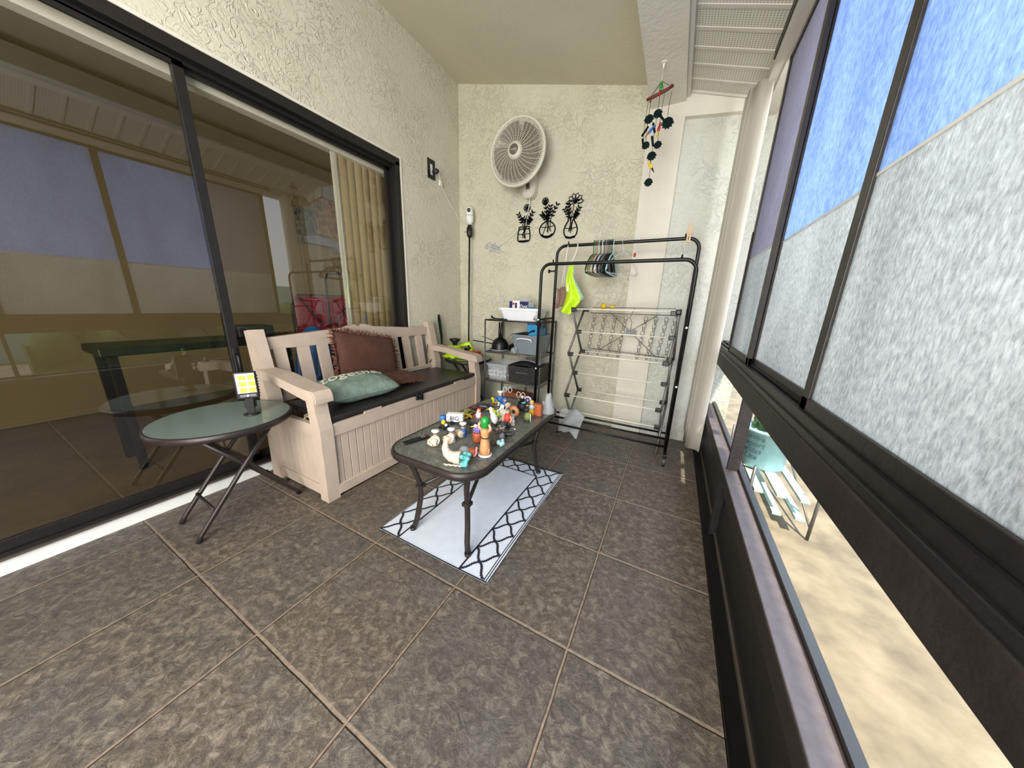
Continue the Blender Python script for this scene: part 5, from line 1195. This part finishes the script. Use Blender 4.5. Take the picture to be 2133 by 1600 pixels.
fig('man figurine in red shirt and black trousers standing on the table', .83, 2.17, [('trousers','dark',legs(.11,.02,.018)), ('shirt',mat('coral_red_paint', (206, 70, 52), .5, var=.1),lambda b: b.lathe([(.032,.10),(.045,.13),(.042,.19),(.015,.21)],n=12)), ('head','skin',head(.235,.028)), ('hair','grey',lambda b: b.ball((0,.004,.252),(.03,.03,.018),10)), ('arm','skin',arms(.185,.045,-.07,-.03))])
fig('brown round shield disc standing behind the red shirted man', .74, 2.50, [('disc','tan',lambda b: b.lathe([(.0,-.01),(.07,-.008),(.075,0),(.07,.008),(0,.008)],(0,0,.105),24,'y',cap=False)), ('disc_rim','orange',lambda b: b.tube([(.078*math.cos(2*PI*k/24),-.004,.105+.078*math.sin(2*PI*k/24)) for k in range(24)],.010,6,closed=True)), ('disc_stand','camo',lambda b: b.lathe([(.04,0),(.03,.03)],n=12)), ('emblem','dark',lambda b: b.ball((0,-.012,.105),(.03,.006,.03),8))], name='shield_ornament', cat='ornament')
fig('small white rabbit figurine with tan base', .83, 2.30, [('rabbit_body','white',lambda b: (b.ball((0,0,.045),(.03,.03,.045),10), b.ball((0,-.005,.10),.024,8), [b.tube([(sx*.01,0,.115),(sx*.016,0,.155)],[.008,.006],5) for sx in (-1,1)])), ('rabbit_base','barrelm',lambda b: b.lathe([(.035,0),(.03,.02)],n=12))])
fig('copper barrel figurine topped with purple spotted cloth', .73, 1.72, [('barrel','orange',lambda b: b.lathe([(.048,0),(.055,.03),(.058,.08),(.052,.12)],n=16)), ('purple_cloth','purple',lambda b: b.ball((.0,0,.15),(.05,.045,.05),12)), ('duck_head','white',lambda b: b.ball((-.02,-.01,.195),.022,8)), ('bill','yellow',lambda b: b.tube([(-.04,-.02,.19),(-.075,-.03,.18)],[.010,.005],6)), ('cloth_dots','white',lambda b: [b.ball((.048*math.cos(a)*math.cos(e),.044*math.sin(a)*math.cos(e),.15+.049*math.sin(e)),.005,5) for a in (-2.6,-2.0,-1.4,-.8) for e in (-.3,.3,.8)])])
fig('tall tan robed figurine lifting a bright green jar', .95, 1.52, [('base','white',lambda b: b.lathe([(.062,0),(.066,.006),(.062,.018)],n=24)), ('robe','tan',lambda b: (b.lathe([(.055,.016),(.052,.06),(.042,.14),(.034,.18),(.04,.22),(.045,.25),(.02,.275)],n=18), b.tube([(.05,-.01,.02),(.05,-.012,.08)],.008,6))), ('belt','dark',lambda b: b.tube([(.036*math.cos(2*PI*k/20),.036*math.sin(2*PI*k/20),.18) for k in range(20)],.006,6,closed=True)), ('arm','skin',[lambda b, sx=sx: b.tube([(sx*.035,0,.24),(sx*.065,-.01,.28),(sx*.05,-.015,.32)],[.017,.015,.012],8) for sx in (-1,1)]), ('jar','greenp',lambda b: b.lathe([(.03,.275),(.036,.285),(.042,.33),(.04,.365),(.02,.38),(0,.382)],n=18,cap=False))], k=1)
t = fig('cream speckled horn shell ornament spilling teal flowers', .82, 1.27, [('horn_shell','shell',lambda b: b.tube([(-.10,.06,.215),(-.115,.05,.17),(-.115,.03,.12),(-.09,.01,.08),(-.05,-.005,.062),(.0,-.015,.062),(.05,-.02,.066)],[.010,.022,.032,.040,.048,.056,.062],16)), ('teal_flower','teal',lambda b: [b.ball((.085+random.uniform(-.02,.03),-.03+random.uniform(-.045,.045),.065+random.uniform(-.045,.04)),.022,7) for _ in range(20)]), ('coral_base','shell',lambda b: [b.tube([(x,-.05,.008),(x+.03,-.07,.012),(x+.05,-.055,.01)],.009,6) for x in (-.10,-.06,-.02,.02)])], name='cornucopia_shell', cat='ornament', rz=.35, k=1)
fig('round smoky glass bubble set behind the horn shell', .80, 1.40, [('bubble','film2',lambda b: b.ball((0,0,.06),.055,18)), ('bubble_foot','grey',lambda b: b.lathe([(.03,0),(.02,.01)],n=12))], name='glass_bubble', cat='ornament')
fig('orange shell figurine with white frill between horn and tan figure', .86, 1.44, [('shell_body','orange',lambda b: b.ball((0,0,.045),(.055,.04,.042),12,Matrix.Rotation(.4,3,'Y'))), ('frill','pink',lambda b: [b.ball((.05+.01*math.sin(k),-.03+k*.012,.03+.012*k),.013,6) for k in range(6)])], name='shell_figurine')
fig('brown netted tree stump figurine behind the tan figure', .90, 1.75, [('stump','camo',lambda b: b.tube([(0,0,0.005),(.01,0,.08),(-.01,0,.15),(-.03,-.01,.19)],[.05,.042,.046,.02],10)), ('branch','camo',lambda b: [b.tube([(0,0,.12+.02*k),(.05*math.cos(k*2),.04*math.sin(k*2),.17+.015*k)],[.014,.006],6) for k in range(4)])], name='stump_figurine')
fig('brown and grey bird figurine with white beak beside the stump', .93, 1.86, [('bird_body','grey',lambda b: b.ball((0,0,.055),(.04,.045,.055),12)), ('bird_head',mat('plum_paint',(84,56,64),.5,var=.2),lambda b: b.ball((-.02,-.01,.12),.032,10)), ('beak','white',lambda b: b.tube([(-.04,-.03,.12),(-.06,-.05,.11)],[.010,.003],6))], name='bird_figurine')
fig('pale blue stone flower ornament near the table edge', .97, 1.77, [('petals','pale',lambda b: [b.ball((.03*math.cos(k*1.1),.03*math.sin(k*1.1),.032+.012*math.sin(k*2)),(.024,.024,.03),8) for k in range(7)])], name='stone_flower', cat='ornament')
fig('black whale ornament with raised tail on the table', .93, 1.98, [('whale_body','dark',lambda b: b.tube([(-.09,0,.034),(-.05,0,.034),(0,0,.034),(.05,0,.04),(.085,0,.06),(.10,0,.09)],[.010,.026,.032,.026,.013,.008],12)), ('fluke','dark',lambda b: [b.ball((.102,sy*.018,.095),(.008,.02,.008),8) for sy in (-1,1)]), ('pearl','white',lambda b: b.ball((.095,-.01,.112),.010,8)), ('fin','grey',lambda b: b.tube([(-.02,-.02,.04),(-.05,-.05,.06)],[.012,.004],6))], name='whale_ornament', cat='ornament', rz=.35)
fig('stick antler piece lying behind the whale ornament', .82, 2.04, [('antler','shell',lambda b: (b.tube([(-.08,0,.02),(0,0,.05),(.07,0,.10)],[.010,.008,.005],6), b.tube([(0,0,.05),(-.02,0,.10)],[.006,.004],5), b.tube([(.03,0,.07),(.06,0,.06)],[.006,.003],5)))], name='antler_ornament', cat='ornament')
fig('black cauldron figurine with teal and dark figure inside', .70, 2.82, [('cauldron','dark',lambda b: b.lathe([(0,0),(.05,.004),(.082,.05),(.08,.09),(.062,.12),(.068,.13)],n=20,cap=False)), ('brew','teal',lambda b: b.ball((.02,0,.125),(.04,.04,.02),10)), ('imp_body','leafd',lambda b: b.ball((0,0,.165),(.035,.03,.045),10)), ('imp_head','shell',lambda b: b.ball((0,-.01,.215),.026,8)), ('spoon','alum',lambda b: b.tube([(-.03,0,.13),(-.10,0,.19)],[.006,.010],5))], name='cauldron_figurine')
fig('purple flower disc ornament at the far table end', .66, 3.08, [('disc','white',lambda b: b.lathe([(0,-.008),(.065,-.006),(.065,.006),(0,.008)],(0,0,.075),20,'y',cap=False)), ('petal','purple',lambda b: [b.ball((.034*math.cos(k*PI/3),-.012,.075+.034*math.sin(k*PI/3)),(.018,.006,.018),8) for k in range(6)]), ('stand','dark',lambda b: b.lathe([(.03,0),(.02,.02)],n=10))], name='flower_disc', cat='ornament')
fig('small grey mouse figurine with olive vest and dark head', .92, 2.52, [('mouse_base','dark',lambda b: (b.lathe([(.055,0),(.05,.02)],n=16), b.tube([(-.04,0,.02),(-.10,.01,.03)],[.010,.004],6))), ('vest','dolive',lambda b: b.lathe([(.05,.02),(.055,.06),(.04,.11),(.015,.125)],n=14)), ('mouse_head','dark',lambda b: (b.ball((-.02,0,.15),.034,10), b.tube([(-.04,0,.145),(-.08,0,.15)],[.016,.006],6))), ('staff','white',lambda b: b.tube([(.06,-.03,.0),(.045,-.02,.12)],.006,5))], name='mouse_figurine')
fig('figurine in pale blue with yellow cap beside an orange box', .88, 2.72, [('skirt','yellow',lambda b: b.lathe([(.045,0),(.04,.06),(.03,.09)],n=14)), ('torso','pale',lambda b: b.ball((0,0,.12),(.04,.035,.045),10)), ('head','skin',head(.185,.028)), ('cap','yellow',lambda b: b.ball((0,0,.21),(.03,.03,.02),10)), ('arm','skin',arms(.14,.04,.01,-.05))])
b = B(); b.box(.905, 2.72, Z0, 1.005, 2.80, Z0+.15, .006); tag(obj('orange_block', b, 'orange'), 'small upright orange box beside the pale blue figurine', 'box', 'small figurines on the coffee table')
b = B(); b.grid(lambda u, v: (1.02 + .09*math.cos(2*PI*u)*(1-.65*v) + .01*math.sin(9*u+4*v), 2.93 + .08*math.sin(2*PI*u)*(1-.6*v), Z0 + .004 + .26*v + .01*math.sin(14*u)), 22, 10)
tag(obj('plastic_pouch', b, 'film'), 'clear twisted plastic bag standing at the far right of the table', 'plastic bag')
b = B(); b.lathe([(0,0),(.04,0),(.036,.03),(.012,.06),(.02,.10),(.012,.16),(0,.17)], (.98, 2.86, Z0), 12, cap=False); tag(obj('glass_bottle', b, 'film2'), 'small clear glass bottle beside the plastic bag on the table', 'bottle')

# ------------------------------------------------------------------ light
w = bpy.data.worlds.new('world'); scn.world = w; w.use_nodes = True; nt = w.node_tree; nt.nodes.clear()
out = nt.nodes.new('ShaderNodeOutputWorld'); bg = nt.nodes.new('ShaderNodeBackground'); bg.inputs['Strength'].default_value = 1.9
tc = nt.nodes.new('ShaderNodeTexCoord'); sp = nt.nodes.new('ShaderNodeSeparateXYZ'); nt.links.new(tc.outputs['Generated'], sp.inputs[0])
nt.links.new(ramp(nt, sp.outputs[2], [(.0, (.95, .93, .86, 1)), (.12, (.92, .96, 1, 1)), (.6, (.50, .68, 1, 1))]), bg.inputs['Color']); nt.links.new(bg.outputs[0], out.inputs[0])
def area(name, loc, rot, sx, sy, power, col):
    l = bpy.data.lights.new(name, 'AREA'); l.shape = 'RECTANGLE'; l.size = sx*S; l.size_y = sy*S; l.energy = power; l.color = col
    o = bpy.data.objects.new(name, l); C.objects.link(o); o.location = Vector(loc)*S; o.rotation_euler = rot; return o
sun = bpy.data.lights.new('sun', 'SUN'); sun.energy = 7.5; sun.angle = math.radians(.6); sun.color = (1, .93, .80)
so = bpy.data.objects.new('sun', sun); C.objects.link(so)
d = Vector((-.25, .55, -1.0)).normalized(); so.rotation_euler = d.to_track_quat('-Z', 'Y').to_euler(); so.location = (4, -3, 8)
area('porch_fill', (1.2, YN + .5, 3.0), (math.radians(88), 0, math.radians(20)), 4.0, 5.0, 140, (1, .98, .94))  # added fill lamp behind the camera, brightens the walls and floor
area('window_fill', (3.75, .3, 3.5), (0, math.radians(90), 0), 3.2, 7.2, 75, (.90, .95, 1))  # added lamp outside the sashes, strengthens the light through the panes

scn.view_settings.view_transform = 'Standard'
scn.view_settings.exposure = .27
scn.view_settings.look = 'None'
scn.cycles.max_bounces = 8
scn.cycles.transparent_max_bounces = 16
scn.cycles.use_denoising = True
scn.cycles.caustics_reflective = False; scn.cycles.caustics_refractive = False
